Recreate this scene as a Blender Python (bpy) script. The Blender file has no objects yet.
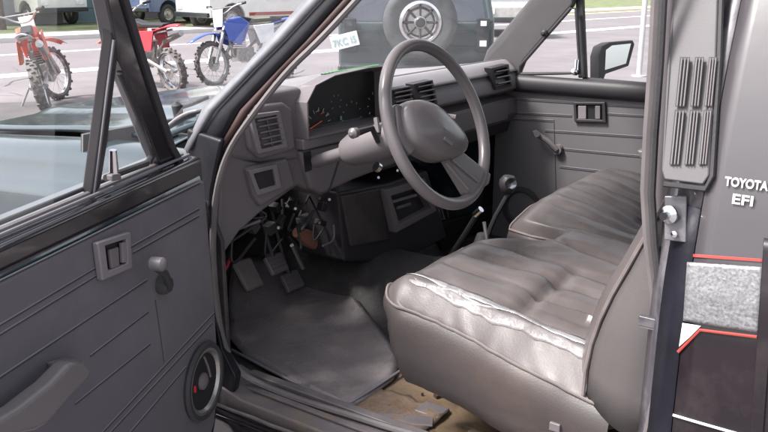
import bpy, bmesh, math, random
from math import sin, cos, pi, radians, sqrt
from mathutils import Vector, Matrix, noise
random.seed(7)
S = bpy.context.scene
COL = S.collection
V = Vector

# ---------------------------------------------------------------- camera
# world frame = the truck's frame: X to the rear, Y to the passenger side, Z up, metres
FPX, PIT, YAW = 820.0, radians(16), radians(35)
CAM = Vector((1.39, -1.105, 1.5))
cd = bpy.data.cameras.new('camera'); co = bpy.data.objects.new('camera', cd); COL.objects.link(co)
cd.sensor_width = 36; cd.lens = 36 * FPX / 768; cd.clip_start = .02; cd.clip_end = 2000
co.location = CAM; co.rotation_euler = (pi/2 - PIT, 0, YAW)
S.camera = co

# ---------------------------------------------------------------- sky, sun, exposure
W = bpy.data.worlds.new('World'); S.world = W; W.use_nodes = True
wn = W.node_tree.nodes; wl = W.node_tree.links
SUN_EL, SUN_AZ = radians(52), radians(-125)          # azimuth measured from +X towards +Y
sky = wn.new('ShaderNodeTexSky'); sky.sky_type = 'NISHITA'; sky.sun_disc = False
sky.sun_elevation = SUN_EL; sky.sun_rotation = pi/2 - SUN_AZ
sky.dust_density = 4; sky.air_density = 1; sky.ozone_density = 1
hs = wn.new('ShaderNodeHueSaturation'); hs.inputs['Saturation'].default_value = .32
wl.new(sky.outputs[0], hs.inputs['Color'])
bg = wn['Background']; bg.inputs['Strength'].default_value = .13
wl.new(hs.outputs[0], bg.inputs['Color'])
sd = bpy.data.lights.new('sun', 'SUN'); sd.energy = 2.2; sd.angle = radians(11); sd.color = (1, .96, .93)
so = bpy.data.objects.new('sun', sd); COL.objects.link(so)
sdir = Vector((cos(SUN_EL)*cos(SUN_AZ), cos(SUN_EL)*sin(SUN_AZ), sin(SUN_EL)))
so.rotation_euler = sdir.to_track_quat('Z', 'Y').to_euler(); so.location = (0, -5, 12)
S.view_settings.view_transform = 'Standard'; S.view_settings.look = 'None'
S.view_settings.gamma = 1; S.view_settings.use_curve_mapping = False
S.view_settings.exposure = 1.5

# ---------------------------------------------------------------- measuring helpers
def ray(px, py):
    r = (px-384)/FPX; u = (216-py)/FPX
    f = cos(PIT)+u*sin(PIT); v = -sin(PIT)+u*cos(PIT)
    return Vector((-f*sin(YAW)+r*cos(YAW), f*cos(YAW)+r*sin(YAW), v))
def on(px, py, p, n):
    d = ray(px, py); n = Vector(n); t = (Vector(p)-CAM).dot(n)/d.dot(n); return CAM+d*t
def oX(px, py, x): return on(px, py, (x,0,0), (1,0,0))
def oY(px, py, y): return on(px, py, (0,y,0), (0,1,0))
def oZ(px, py, z): return on(px, py, (0,0,z), (0,0,1))
DA = radians(69); DD = Vector((cos(DA), -sin(DA), 0)); DN = Vector((sin(DA), cos(DA), 0)); DH = Vector((.198, -.02, 0))
def dw(s, z, n=0): return DH+DD*s+DN*n+Vector((0,0,z))            # door coordinates: along, up, towards the cabin
def oD(px, py, n=0, lean=0, z0=1.17):
    return on(px, py, DH+DN*n+Vector((0,0,z0)), DN-Vector((0,0,lean)))

# ---------------------------------------------------------------- materials
def mat(name, c, rough=.6, metal=0, var=.15, vs=8, bump=0, bs=200, coat=0, spec=.5, c2=None, rvar=0, det=4, grime=None, gs=3, wr=0, wrs=16):
    m = bpy.data.materials.new(name); m.use_nodes = True; nt = m.node_tree; N = nt.nodes; L = nt.links
    b = N['Principled BSDF']
    tc = N.new('ShaderNodeTexCoord'); nz = N.new('ShaderNodeTexNoise'); nz.inputs['Scale'].default_value = vs
    nz.inputs['Detail'].default_value = det; L.new(tc.outputs['Object'], nz.inputs['Vector'])
    cr = N.new('ShaderNodeValToRGB'); cr.color_ramp.elements[0].position = .3; cr.color_ramp.elements[1].position = .7
    a = [x*(1-var) for x in c]; d = list(c2) if c2 else [min(1, x*(1+var)) for x in c]
    cr.color_ramp.elements[0].color = (*a, 1); cr.color_ramp.elements[1].color = (*d, 1)
    L.new(nz.outputs[0], cr.inputs[0]); out = cr.outputs[0]
    if grime:
        n2 = N.new('ShaderNodeTexNoise'); n2.inputs['Scale'].default_value = gs; n2.inputs['Detail'].default_value = 8
        n2.inputs['Roughness'].default_value = .7; L.new(tc.outputs['Object'], n2.inputs['Vector'])
        r2 = N.new('ShaderNodeValToRGB'); r2.color_ramp.elements[0].position = .48; r2.color_ramp.elements[1].position = .66
        L.new(n2.outputs[0], r2.inputs[0]); mx = N.new('ShaderNodeMix'); mx.data_type = 'RGBA'
        L.new(r2.outputs[0], mx.inputs[0]); L.new(out, mx.inputs[6]); mx.inputs[7].default_value = (*grime, 1); out = mx.outputs[2]
    L.new(out, b.inputs['Base Color'])
    b.inputs['Roughness'].default_value = rough; b.inputs['Metallic'].default_value = metal
    b.inputs['Coat Weight'].default_value = coat; b.inputs['Coat Roughness'].default_value = .06
    b.inputs['Specular IOR Level'].default_value = spec
    if rvar:
        mr = N.new('ShaderNodeMapRange'); mr.inputs[3].default_value = max(.02, rough-rvar); mr.inputs[4].default_value = min(1, rough+rvar)
        mr.inputs[1].default_value = .3; mr.inputs[2].default_value = .7
        L.new(nz.outputs[0], mr.inputs[0]); L.new(mr.outputs[0], b.inputs['Roughness'])
    if bump:
        nb = N.new('ShaderNodeTexNoise'); nb.inputs['Scale'].default_value = bs; nb.inputs['Detail'].default_value = 5
        L.new(tc.outputs['Object'], nb.inputs['Vector']); bp = N.new('ShaderNodeBump')
        bp.inputs['Strength'].default_value = bump; bp.inputs['Distance'].default_value = .3/bs
        L.new(nb.outputs[0], bp.inputs['Height']); L.new(bp.outputs[0], b.inputs['Normal'])
        if wr:
            n3 = N.new('ShaderNodeTexNoise'); n3.noise_type = 'RIDGED_MULTIFRACTAL'; n3.inputs['Scale'].default_value = wrs; n3.inputs['Detail'].default_value = 5; n3.inputs['Distortion'].default_value = .8
            mpp = N.new('ShaderNodeMapping'); mpp.inputs['Scale'].default_value = (1, .55, 1); L.new(tc.outputs['Object'], mpp.inputs[0]); L.new(mpp.outputs[0], n3.inputs['Vector'])
            b3 = N.new('ShaderNodeBump'); b3.inputs['Strength'].default_value = wr; b3.inputs['Distance'].default_value = .004
            L.new(n3.outputs[0], b3.inputs['Height']); L.new(b3.outputs[0], bp.inputs['Normal'])
    return m
def glass(name, haze=.04, tint=(1, 1, 1), dc=(.6, .6, .62), ior=1.25):
    m = bpy.data.materials.new(name); m.use_nodes = True; nt = m.node_tree; N = nt.nodes; L = nt.links
    for n in list(N): N.remove(n)
    o = N.new('ShaderNodeOutputMaterial'); t = N.new('ShaderNodeBsdfTransparent'); t.inputs[0].default_value = (*tint, 1)
    g = N.new('ShaderNodeBsdfGlossy'); g.inputs['Roughness'].default_value = .01
    fr = N.new('ShaderNodeFresnel'); ge = N.new('ShaderNodeNewGeometry'); mi = N.new('ShaderNodeMapRange')
    mi.inputs[3].default_value = ior; mi.inputs[4].default_value = 1/ior; L.new(ge.outputs['Backfacing'], mi.inputs[0]); L.new(mi.outputs[0], fr.inputs[0])
    m1 = N.new('ShaderNodeMixShader'); L.new(fr.outputs[0], m1.inputs[0]); L.new(t.outputs[0], m1.inputs[1]); L.new(g.outputs[0], m1.inputs[2])
    df = N.new('ShaderNodeBsdfDiffuse'); df.inputs[0].default_value = (*dc, 1)
    tl = N.new('ShaderNodeBsdfTranslucent'); tl.inputs[0].default_value = (*dc, 1)
    m0 = N.new('ShaderNodeMixShader'); m0.inputs[0].default_value = .5; L.new(df.outputs[0], m0.inputs[1]); L.new(tl.outputs[0], m0.inputs[2])
    tc = N.new('ShaderNodeTexCoord'); nz = N.new('ShaderNodeTexNoise'); nz.inputs['Scale'].default_value = 9; nz.inputs['Detail'].default_value = 8
    L.new(tc.outputs['Object'], nz.inputs['Vector'])
    mp = N.new('ShaderNodeMapRange'); mp.inputs[1].default_value = .3; mp.inputs[2].default_value = .8
    mp.inputs[3].default_value = haze*.5; mp.inputs[4].default_value = haze*2; L.new(nz.outputs[0], mp.inputs[0])  # pale diffuse film on the glass stands in for flare haze
    m2 = N.new('ShaderNodeMixShader'); L.new(mp.outputs[0], m2.inputs[0]); L.new(m1.outputs[0], m2.inputs[1]); L.new(m0.outputs[0], m2.inputs[2])
    L.new(m2.outputs[0], o.inputs[0]); return m

M = {}
def dm(k, *a, **w): M[k] = mat(k, *a, **w); return M[k]
dm('plastic', (.138, .124, .131), .5, var=.1, vs=5, bump=.25, bs=900, spec=.45, rvar=.08, grime=(.158, .142, .148), gs=4)
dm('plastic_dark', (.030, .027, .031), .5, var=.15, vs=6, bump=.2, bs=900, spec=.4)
dm('plastic_pad', (.19, .17, .182), .42, var=.1, vs=6, bump=.3, bs=700, spec=.5); dm('dash_vinyl_glare', (.24, .22, .23), .32, var=.1, vs=6, bump=.3, bs=500, spec=.8)  # dash top made paler, windscreen glare put into its colour
dm('door_trim', (.128, .117, .134), .55, var=.09, vs=4, bump=.35, bs=600, spec=.4, grime=(.165, .150, .168), gs=2.5)
dm('far_trim', (.125, .118, .124), .55, var=.1, vs=4, bump=.3, bs=600, spec=.4)
dm('groove_light', (.17, .16, .18), .5, var=.1)
dm('groove_dark', (.04, .038, .044), .6, var=.1)
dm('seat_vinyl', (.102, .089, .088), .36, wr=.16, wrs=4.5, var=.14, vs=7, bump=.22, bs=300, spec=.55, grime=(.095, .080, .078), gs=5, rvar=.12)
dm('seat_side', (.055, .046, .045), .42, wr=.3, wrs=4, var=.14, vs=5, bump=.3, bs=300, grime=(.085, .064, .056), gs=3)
dm('piping', (.17, .145, .14), .35, var=.15, vs=30, bump=.2, bs=300)
dm('tape', (.33, .32, .33), .3, metal=.35, var=.15, vs=40, bump=.6, bs=60, rvar=.12)  # silver strip, its brightness partly a painted sheen
dm('rubber', (.035, .033, .036), .7, var=.2, vs=12, bump=.3, bs=150)
dm('strip', (.135, .120, .122), .45, var=.15, vs=14, bump=.2, bs=200)
dm('black', (.012, .012, .014), .5, var=.2)
dm('wheel_plastic', (.145, .130, .134), .26, var=.04, vs=4, bump=.10, bs=500, spec=.6)
dm('teal_paint', (.018, .038, .042), .12, var=.15, vs=3, coat=1, rvar=.05, bump=.04, bs=8, grime=(.05, .065, .07), gs=2)
dm('hood_paint', (.03, .045, .055), .16, var=.12, vs=3, coat=.6, rvar=.06, bump=.05, bs=6)
dm('black_paint', (.020, .017, .021), .14, var=.3, vs=3, coat=1, rvar=.05, bump=.03, bs=9)
dm('quarter_paint', (.06, .054, .06), .3, var=.09, vs=3, coat=.3, rvar=.08, bump=.02, bs=9)
dm('quarter_dark', (.014, .010, .013), .3, var=.25, vs=5, spec=.35, coat=.15, rvar=.08, bump=.04, bs=12, grime=(.032, .026, .027), gs=6)
dm('jamb', (.06, .056, .066), .35, var=.3, vs=10, coat=.3, bump=.1, bs=40, grime=(.16, .15, .16), gs=8)
dm('jamb_blue', (.010, .010, .016), .5, var=.3, vs=10, spec=.25, bump=.2, bs=30)
dm('red_line', (.33, .05, .04), .4, var=.1)
dm('silver_decal', (.17, .17, .18), .35, metal=.3, var=.3, vs=260, bump=.5, bs=160, c2=(.30, .30, .31), det=8, grime=(.17,.17,.18), gs=60)
dm('badge_paint', (.52, .51, .50), .4, var=.1, vs=60); dm('white_paint', (.80, .80, .80), .4, var=.04)
dm('chrome', (.75, .75, .77), .15, metal=1, var=.06)
dm('steel', (.45, .43, .42), .35, metal=.9, var=.25, vs=30, bump=.2, bs=80)
dm('rust', (.06, .04, .03), .8, var=.4, vs=25, bump=.5, bs=60, c2=(.12, .08, .055))
dm('bare_floor', (.11, .075, .05), .75, var=.35, vs=14, bump=.5, bs=40, c2=(.25, .17, .095), grime=(.07, .055, .05), gs=7)
dm('floor_vinyl', (.040, .035, .037), .6, var=.25, vs=10, bump=.6, bs=90, grime=(.065, .055, .054), gs=5)
dm('mat_rubber', (.19, .168, .175), .45, wr=.5, wrs=45, var=.2, vs=7, bump=.5, bs=140, grime=(.26, .225, .215), gs=8, rvar=.12)
dm('sill_gray', (.15, .13, .137), .4, var=.2, vs=12, bump=.25, bs=60, grime=(.19, .15, .12), gs=9)
dm('tan_cloth', (.17, .115, .08), .9, var=.4, vs=18, bump=.7, bs=120, grime=(.08, .065, .06), gs=12)
dm('flange_brown', (.055, .030, .030), .4, var=.2); dm('moulding', (.22, .22, .24), .35, metal=.3, var=.2, vs=20); dm('hinge_black', (.012, .012, .016), .35, var=.4, vs=14, spec=.25, bump=.1, bs=20); dm('far_pillar', (.060, .056, .060), .5, var=.1, bump=.3, bs=500); dm('back_side', (.085, .077, .079), .5, wr=.2, wrs=4, var=.12, vs=5, bump=.3, bs=300, grime=(.10, .088, .086), gs=4); dm('worn', (.20, .185, .185), .28, var=.3, vs=40, bump=.5, bs=120, wr=.4, wrs=30); dm('wire_red', (.5, .03, .04), .5); dm('copper', (.22, .10, .07), .55, var=.2)  # worn: pale vinyl streaks with sheen put into the colour
dm('gauge_white', (.45, .42, .42), .5); dm('gauge_green', (.20, .35, .27), .5); dm('gauge_red', (.85, .15, .07), .5)
dm('lens', (.02, .02, .022), .08, coat=1)
dm('green', (.04, .36, .06), .45, var=.2, vs=15)
dm('paper', (.68, .72, .74), .45, var=.05); dm('plate_ink', (.30, .42, .42), .5)
dm('mirror_glass', (.85, .86, .88), .03, metal=1, var=.02)
dm('asphalt', (.185, .165, .175), .85, var=.1, vs=.6, bump=.4, bs=40, det=8, grime=(.16, .145, .15), gs=.25)
dm('lot', (.19, .172, .18), .85, var=.15, vs=.9, bump=.4, bs=40, det=8, grime=(.155, .14, .145), gs=.5)
dm('stain', (.085, .078, .08), .7, var=.3, vs=6); dm('concrete', (.60, .57, .55), .8, var=.08, vs=2, bump=.2, bs=30)
dm('lawn', (.13, .17, .075), .9, var=.3, vs=1.5, bump=.8, bs=30, c2=(.22, .24, .12))
dm('roadpaint', (.80, .79, .77), .6, var=.1, vs=8)
dm('yellowpaint', (.72, .66, .33), .6, var=.1, vs=5)
dm('teal_wall', (.14, .21, .23), .7, var=.1, vs=2); dm('gray_wall', (.33, .33, .36), .8, var=.08, vs=2)
dm('brown_wall', (.24, .19, .18), .8, var=.12, vs=2); dm('trimwhite', (.75, .75, .75), .6)
dm('roofing', (.14, .12, .12), .9, var=.2, vs=6, bump=.5, bs=20); dm('window_dark', (.05, .06, .08), .1, coat=1)
dm('suv_paint', (.045, .068, .075), .25, var=.1, vs=2, coat=.8); dm('suv_dark', (.03, .035, .04), .35)
dm('car_white', (.78, .78, .74), .25, var=.03, coat=.8); dm('car_blue', (.10, .14, .26), .3, coat=.8)
dm('car_brown', (.33, .15, .12), .3, coat=.8); dm('car_silver', (.45, .44, .43), .3, coat=.8)
dm('tyre', (.05, .05, .052), .8, var=.2, vs=20, bump=.4, bs=60); dm('tyre_gray', (.060, .066, .070), .75, var=.25, vs=9, bump=.4, bs=60)
dm('tyre_dusty', (.15, .135, .13), .85, var=.3, vs=15, bump=.4, bs=60)
dm('bike_red', (.72, .12, .08), .35, var=.1); dm('bike_orange', (.80, .22, .12), .35, var=.1); dm('bike_blue', (.08, .13, .45), .35, var=.1)
dm('bike_maroon', (.40, .03, .05), .35, var=.1); dm('bike_white', (.8, .8, .82), .4); dm('tail_red', (.5, .02, .02), .2, coat=1); dm('lamp_white', (.85, .84, .8), .2, coat=1)
dm('pole_metal', (.50, .48, .48), .5, var=.1, vs=3)
dm('louvre_mat', (.085, .078, .084), .5, var=.1, vs=12, bump=.25, bs=500)
dm('louvre_light', (.17, .15, .155), .6, var=.1)
dm('leaf', (.07, .11, .045), .7, var=.35, vs=3); dm('bark', (.12, .09, .07), .9, var=.3, vs=8, bump=.6, bs=20)
M['windshield'] = glass('windshield_glass', .035); M['door_glass'] = glass('door_glass', .045, ior=1.08); M['clear'] = glass('side_glass', .02)

# ---------------------------------------------------------------- mesh helpers
WL = {}                                              # world location of each parent (they carry no rotation while building)
class MB:
    def __init__(s): s.v = []; s.f = []
    def add(s, vs, fs):
        o = len(s.v); s.v += [Vector(p) for p in vs]; s.f += [tuple(i+o for i in f) for f in fs]; return s
    def box(s, c, d, rot=None):
        c = Vector(c); vs = []
        for x in (-.5, .5):
            for y in (-.5, .5):
                for z in (-.5, .5):
                    p = Vector((x*d[0], y*d[1], z*d[2]))
                    if rot is not None: p = rot @ p
                    vs.append(c+p)
        return s.add(vs, [(0,1,3,2), (4,6,7,5), (0,4,5,1), (2,3,7,6), (0,2,6,4), (1,5,7,3)])
    def prism(s, pts, off):                          # polygon extruded by a vector
        pts = [Vector(p) for p in pts]; off = Vector(off); n = len(pts)
        nr = Vector((0,0,0))
        for i in range(n): nr += pts[i].cross(pts[(i+1) % n])
        if nr.dot(off) > 0: pts = pts[::-1]
        return s.add(pts+[p+off for p in pts], [tuple(range(n)), tuple(range(2*n-1, n-1, -1))]+[(i, i+n, (i+1) % n+n, (i+1) % n) for i in range(n)])
    def frame(s, outer, inner, off):                 # ring between two outlines, extruded
        n = len(outer); off = Vector(off); o = [Vector(p) for p in outer]; i_ = [Vector(p) for p in inner]
        vs = o+i_+[p+off for p in o]+[p+off for p in i_]; fs = []
        for k in range(n):
            j = (k+1) % n
            fs += [(k, j, n+j, n+k), (2*n+k, 3*n+k, 3*n+j, 2*n+j), (k, 2*n+k, 2*n+j, j), (n+k, n+j, 3*n+j, 3*n+k)]
        return s.add(vs, fs)
    def tube(s, pts, r, n=8, closed=False, flat=1, up=None):
        pts = [Vector(p) for p in pts]; m = len(pts); vs = []
        rr = r if isinstance(r, (list, tuple)) else [r]*m
        ref = Vector(up) if up is not None else None; prev = None
        for i, p in enumerate(pts):
            if closed: t = pts[(i+1) % m]-pts[i-1]
            else: t = pts[min(i+1, m-1)]-pts[max(i-1, 0)]
            t.normalize()
            if ref is not None: a = ref-t*ref.dot(t)
            elif prev is None:
                a = Vector((0,0,1)) if abs(t.z) < .9 else Vector((1,0,0)); a = a-t*a.dot(t)
            else: a = prev-t*prev.dot(t)
            a.normalize(); prev = a; b = t.cross(a)
            for k in range(n):
                q = 2*pi*k/n; vs.append(p+a*cos(q)*rr[i]*flat+b*sin(q)*rr[i])
        fs = []
        for i in range(m if closed else m-1):
            j = (i+1) % m
            for k in range(n):
                l = (k+1) % n; fs.append((i*n+k, i*n+l, j*n+l, j*n+k))
        if not closed: fs += [tuple(range(n-1, -1, -1)), tuple(range((m-1)*n, m*n))]
        return s.add(vs, fs)
    def lathe(s, prof, c, ax, n=24, cap=True):       # prof: (radius, height along ax)
        c = Vector(c); ax = Vector(ax).normalized(); a = ax.orthogonal().normalized(); b = ax.cross(a); vs = []
        for r, h in prof:
            for k in range(n): q = 2*pi*k/n; vs.append(c+ax*h+(a*cos(q)+b*sin(q))*r)
        fs = [(i*n+k, i*n+(k+1) % n, (i+1)*n+(k+1) % n, (i+1)*n+k) for i in range(len(prof)-1) for k in range(n)]
        if cap: fs += [tuple(range(n-1, -1, -1)), tuple(range((len(prof)-1)*n, len(prof)*n))]
        return s.add(vs, fs)
    def grid(s, rows, closed_u=False):
        m = len(rows); n = len(rows[0]); vs = [p for r in rows for p in r]
        return s.add(vs, [(i*n+k, i*n+(k+1) % n, (i+1)*n+(k+1) % n, (i+1)*n+k) for i in range(m-1) for k in range(n if closed_u else n-1)])
    def extrude_y(s, prof, y0, y1): return s.prism([Vector((x, y0, z)) for x, z in prof], (0, y1-y0, 0))
    def xf(s, mtx): s.v = [mtx @ p for p in s.v]; return s
    def build(s, name, m, parent=None, bevel=0, seg=2, sub=0, smooth=True, ang=35, solid=0, origin=None):
        me = bpy.data.meshes.new(name)
        lo = Vector((min(p[i] for p in s.v) for i in range(3))); hi = Vector((max(p[i] for p in s.v) for i in range(3)))
        c = Vector(origin) if origin is not None else (lo+hi)/2
        me.from_pydata([p-c for p in s.v], [], s.f); me.materials.append(M[m] if isinstance(m, str) else m)
        bm = bmesh.new(); bm.from_mesh(me); bmesh.ops.recalc_face_normals(bm, faces=bm.faces)
        if smooth:
            for f in bm.faces: f.smooth = True
            for e in bm.edges:
                if len(e.link_faces) == 2 and e.calc_face_angle(0) > radians(ang): e.smooth = False
        bm.to_mesh(me); bm.free()
        o = bpy.data.objects.new(name, me); COL.objects.link(o)
        if parent is not None: o.parent = parent; o.location = c-WL[parent]
        else: o.location = c
        WL[o] = c
        if solid: k = o.modifiers.new('solid', 'SOLIDIFY'); k.thickness = solid; k.offset = 0
        if bevel:
            k = o.modifiers.new('bevel', 'BEVEL'); k.width = bevel; k.segments = seg; k.limit_method = 'ANGLE'; k.angle_limit = radians(30); k.harden_normals = smooth
        if sub: k = o.modifiers.new('sub', 'SUBSURF'); k.levels = sub; k.render_levels = sub
        return o
def tag(o, label=None, cat=None, group=None, kind=None):
    if label: o['label'] = label
    if cat: o['category'] = cat
    if group: o['group'] = group
    if kind: o['kind'] = kind
    return o
def empty(name, loc=(0,0,0)):
    o = bpy.data.objects.new(name, None); COL.objects.link(o); o.location = loc; WL[o] = Vector(loc); o.empty_display_size = .1; return o
def text(s, name, m, parent, loc, xdir, ydir, size, ext=.001, bold=0, sx=1):
    cu = bpy.data.curves.new(name, 'FONT'); cu.body = s; cu.size = size; cu.extrude = ext; cu.offset = bold
    cu.align_x = 'LEFT'; t = bpy.data.objects.new(name, cu); COL.objects.link(t)
    me = bpy.data.meshes.new_from_object(t.evaluated_get(bpy.context.evaluated_depsgraph_get()))
    bpy.data.objects.remove(t); me.materials.clear(); me.materials.append(M[m])
    x = Vector(xdir).normalized(); y = Vector(ydir); y = (y-x*y.dot(x)).normalized(); z = x.cross(y)
    R = Matrix((x*sx, y, z)).transposed(); me.transform(R.to_4x4())
    o = bpy.data.objects.new(name, me); COL.objects.link(o); o.parent = parent; o.location = Vector(loc)-WL[parent]; WL[o] = Vector(loc); return o
def chaikin(p, k=2, closed=False):
    p = [Vector(q) for q in p]
    for _ in range(k):
        r = [] if closed else [p[0]]
        for i in range(len(p) if closed else len(p)-1):
            a = p[i]; b = p[(i+1) % len(p)]; r += [a*.75+b*.25, a*.25+b*.75]
        if not closed: r.append(p[-1])
        p = r
    return p
def lerp(a, b, t): return a+(b-a)*t
def sstep(a, b, x): t = max(0, min(1, (x-a)/(b-a))); return t*t*(3-2*t)

# ================================================================= SETTING
g = MB(); g.add([(-400,-400,0), (400,-400,0), (400,400,0), (-400,400,0)], [(0,1,2,3)])
tag(g.build('ground', 'lot', smooth=False), kind='structure')
RD = Vector((.165, .986, 0)).normalized(); RN = Vector((-RD.y, RD.x, 0)); RB = Vector((-17.9, 14, 0))
def rp(a, b, z=0): return RB+RD*a+RN*b+Vector((0,0,z))
def slab(name, m, a0, a1, b0, b1, z0, z1, kind='structure', bevel=0):
    q = MB(); q.prism([rp(a0,b0,z0), rp(a1,b0,z0), rp(a1,b1,z0), rp(a0,b1,z0)], (0,0,z1-z0)); return tag(q.build(name, m, bevel=bevel), kind=kind)
slab('road', 'asphalt', -150, 180, -7.6, 0, -.05, .004)
slab('kerb', 'concrete', -150, 180, 0, .35, -.05, .12)
slab('pavement', 'concrete', -150, 180, .352, 1.7, -.05, .115)
slab('lawn', 'lawn', -150, 180, 1.702, 60, -.05, .10)
slab('road_edge_line', 'roadpaint', -150, 180, -7.9, -7.35, .0, .008)
q = MB()
for a0, a1 in ((-150, 180),): q.prism([rp(a0,-3.75,.004), rp(a1,-3.75,.004), rp(a1,-3.5,.004), rp(a0,-3.5,.004)], (0,0,.004))
tag(q.build('road_centre_line', 'roadpaint'), kind='structure')
slab('gutter_strip', 'yellowpaint', 22, 180, -.42, -.05, .0, .008)

dm('lot_dark', (.10, .092, .095), .85, var=.25, vs=2, bump=.4, bs=40, det=8)
q = MB(); q.prism([oZ(x, y, .003) for x, y in [(-160,112), (0,103), (60,101), (98,106), (135,118), (135,160), (-160,200)]], (0,0,.003)); tag(q.build('asphalt_patch', 'lot_dark', smooth=False), kind='structure')
rs_ = random.Random(11)
for k in range(9):
    px, py = rs_.uniform(-20, 300), rs_.uniform(66, 100); c_ = oZ(px, py, .0045); pts_ = [c_]
    a_ = rs_.uniform(0, 6.28)
    for j in range(14): a_ += rs_.uniform(-.5,.5); pts_.append(pts_[-1]+Vector((cos(a_)*.22, sin(a_)*.22, 0)))
    q = MB(); n_ = len(pts_)
    q.grid([[p_+Vector((sin(a_)*w_, -cos(a_)*w_, 0)) for w_ in (-.012,.012)] for p_ in pts_]); tag(q.build('ground_crack', 'stain', smooth=False), kind='structure')
# ---- houses across the road (only their feet show at the top of the picture)
def facade(px, py, b): return on(px, py, rp(0, b), RN)
def fa(px, py, b):
    p = facade(px, py, b)-RB; return p.dot(RD)
def house(label, pxl, pxr, b, depth, h, wall, roofh, openings, name='house', door_m='teal_wall'):
    a0, a1 = fa(pxl, 26, b), fa(pxr, 26, b)
    root = empty(name, rp((a0+a1)/2, b+depth/2, .1)); tag(root, label, 'house')
    m = MB(); m.prism([rp(a0,b,.1), rp(a1,b,.1), rp(a1,b+depth,.1), rp(a0,b+depth,.1)], (0,0,h))
    w = m.build('wall', wall, root)
    r = MB(); e = .5
    A = [rp(a0-e,b-e,h+.1), rp(a1+e,b-e,h+.1), rp(a1+e,b+depth+e,h+.1), rp(a0-e,b+depth+e,h+.1), rp(a0-e,b+depth/2,h+roofh), rp(a1+e,b+depth/2,h+roofh)]
    r.add(A, [(0,1,5,4), (3,4,5,2), (0,4,3), (1,2,5), (0,3,2,1)]); r.build('roof', 'roofing', root)
    for (kind, x0, x1, z0, z1) in openings:
        f0, f1 = fa(x0, 26, b), fa(x1, 26, b)
        if kind == 'garage_door':
            d = MB(); n = 5
            for i in range(n): d.prism([rp(f0,b-.06,lerp(z0,z1,i/n)+.02), rp(f1,b-.06,lerp(z0,z1,i/n)+.02), rp(f1,b-.06,lerp(z0,z1,(i+1)/n)), rp(f0,b-.06,lerp(z0,z1,(i+1)/n))], RN*.05)
            dd = d.build('garage_door', door_m, root)
        else:
            d = MB(); d.prism([rp(f0,b-.05,z0), rp(f1,b-.05,z0), rp(f1,b-.05,z1), rp(f0,b-.05,z1)], RN*.04)
            dd = d.build('window' if kind == 'window' else 'door', 'window_dark' if kind == 'window' else 'trimwhite', root)
        t = MB(); k = .1
        t.frame([rp(f0-k,b-.09,z0-.0), rp(f1+k,b-.09,z0), rp(f1+k,b-.09,z1+k), rp(f0-k,b-.09,z1+k)], [rp(f0,b-.09,z0+.01), rp(f1,b-.09,z0+.01), rp(f1,b-.09,z1), rp(f0,b-.09,z1)], RN*.07)
        t.build('frame', 'trimwhite', dd)
    return root
house('grey house across the road with a dark teal garage door', -30, 106, 6.5, 9, 2.8, 'gray_wall', 2, [('garage_door', 66, 97, .12, 2.4), ('window', 4, 13, 1, 2.2)])
h2 = house('brown sided house across the road behind the dirt bikes', 112, 192, 7.5, 9, 2.8, 'brown_wall', 2.2, [('garage_door', 136, 168, .12, 2.5), ('door', 178, 184, .15, 2.2)], door_m='brown_wall')
house('long brown brick house beyond the parked vehicles on the far right', 430, 560, 16, 9, 2.8, 'brown_wall', 2.4, [('window', 455, 470, 1, 2.2), ('window', 500, 520, 1, 2.2)])
# stepped brick planter and post by the brown house
q = MB(); p0 = facade(178, 26, 6.6); q.box(p0+Vector((0,0,1.3)), (.5, .7, 2.6))
tag(q.build('porch_post', 'gray_wall', bevel=.02), 'thick grey post standing by the brown house front', 'post')

# ---- trees, unseen, added only for reflections
def tree(loc, h, r, label, seed):
    rr = random.Random(seed); root = empty('reflection_tree', loc); tag(root, label, 'tree', 'trees added for reflections on the far lawn')
    L = Vector(loc); m = MB()
    m.tube([L+Vector((0,0,h*t)) + Vector((sin(t*4)*.1, cos(t*3)*.1, 0)) for t in (0,.2,.4,.6)], [.22,.17,.14,.1], 10)
    for i in range(7):
        a = rr.random()*6.28; z = h*(.35+.25*rr.random()); m.tube([L+Vector((0,0,z)), L+Vector((cos(a)*r*.4, sin(a)*r*.4, z+h*.12)), L+Vector((cos(a)*r*.75, sin(a)*r*.75, z+h*.22))], [.08,.05,.02], 6)
    m.build('trunk', 'bark', root); c = MB()
    cl = [(Vector((rr.gauss(0,.45)*r, rr.gauss(0,.45)*r, h*.68+rr.gauss(0,.13)*h)), r*rr.uniform(.2,.4)) for _ in range(26)]
    for _ in range(5200):
        cc, cr = rr.choice(cl); d = Vector((rr.gauss(0,1), rr.gauss(0,1), rr.gauss(0,1))).normalized()*cr*rr.uniform(.6,1.1)
        p = L+cc+d; s_ = rr.uniform(.06,.13); u = Vector((rr.gauss(0,1), rr.gauss(0,1), rr.gauss(0,1))).normalized(); w = u.orthogonal().normalized()
        c.add([p-u*s_, p+w*s_*.6, p+u*s_, p-w*s_*.6], [(0,1,2,3)])
    c.build('crown', 'leaf', root, smooth=False)
tree(rp(-2, 4.2, .1), 6.5, 2.4, 'leafy tree added for reflections on the lawn in front of the grey house', 3)
tree(rp(16, 12, .1), 7.5, 2.8, 'taller leafy tree added for reflections behind the parked white vehicle', 5)

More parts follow.
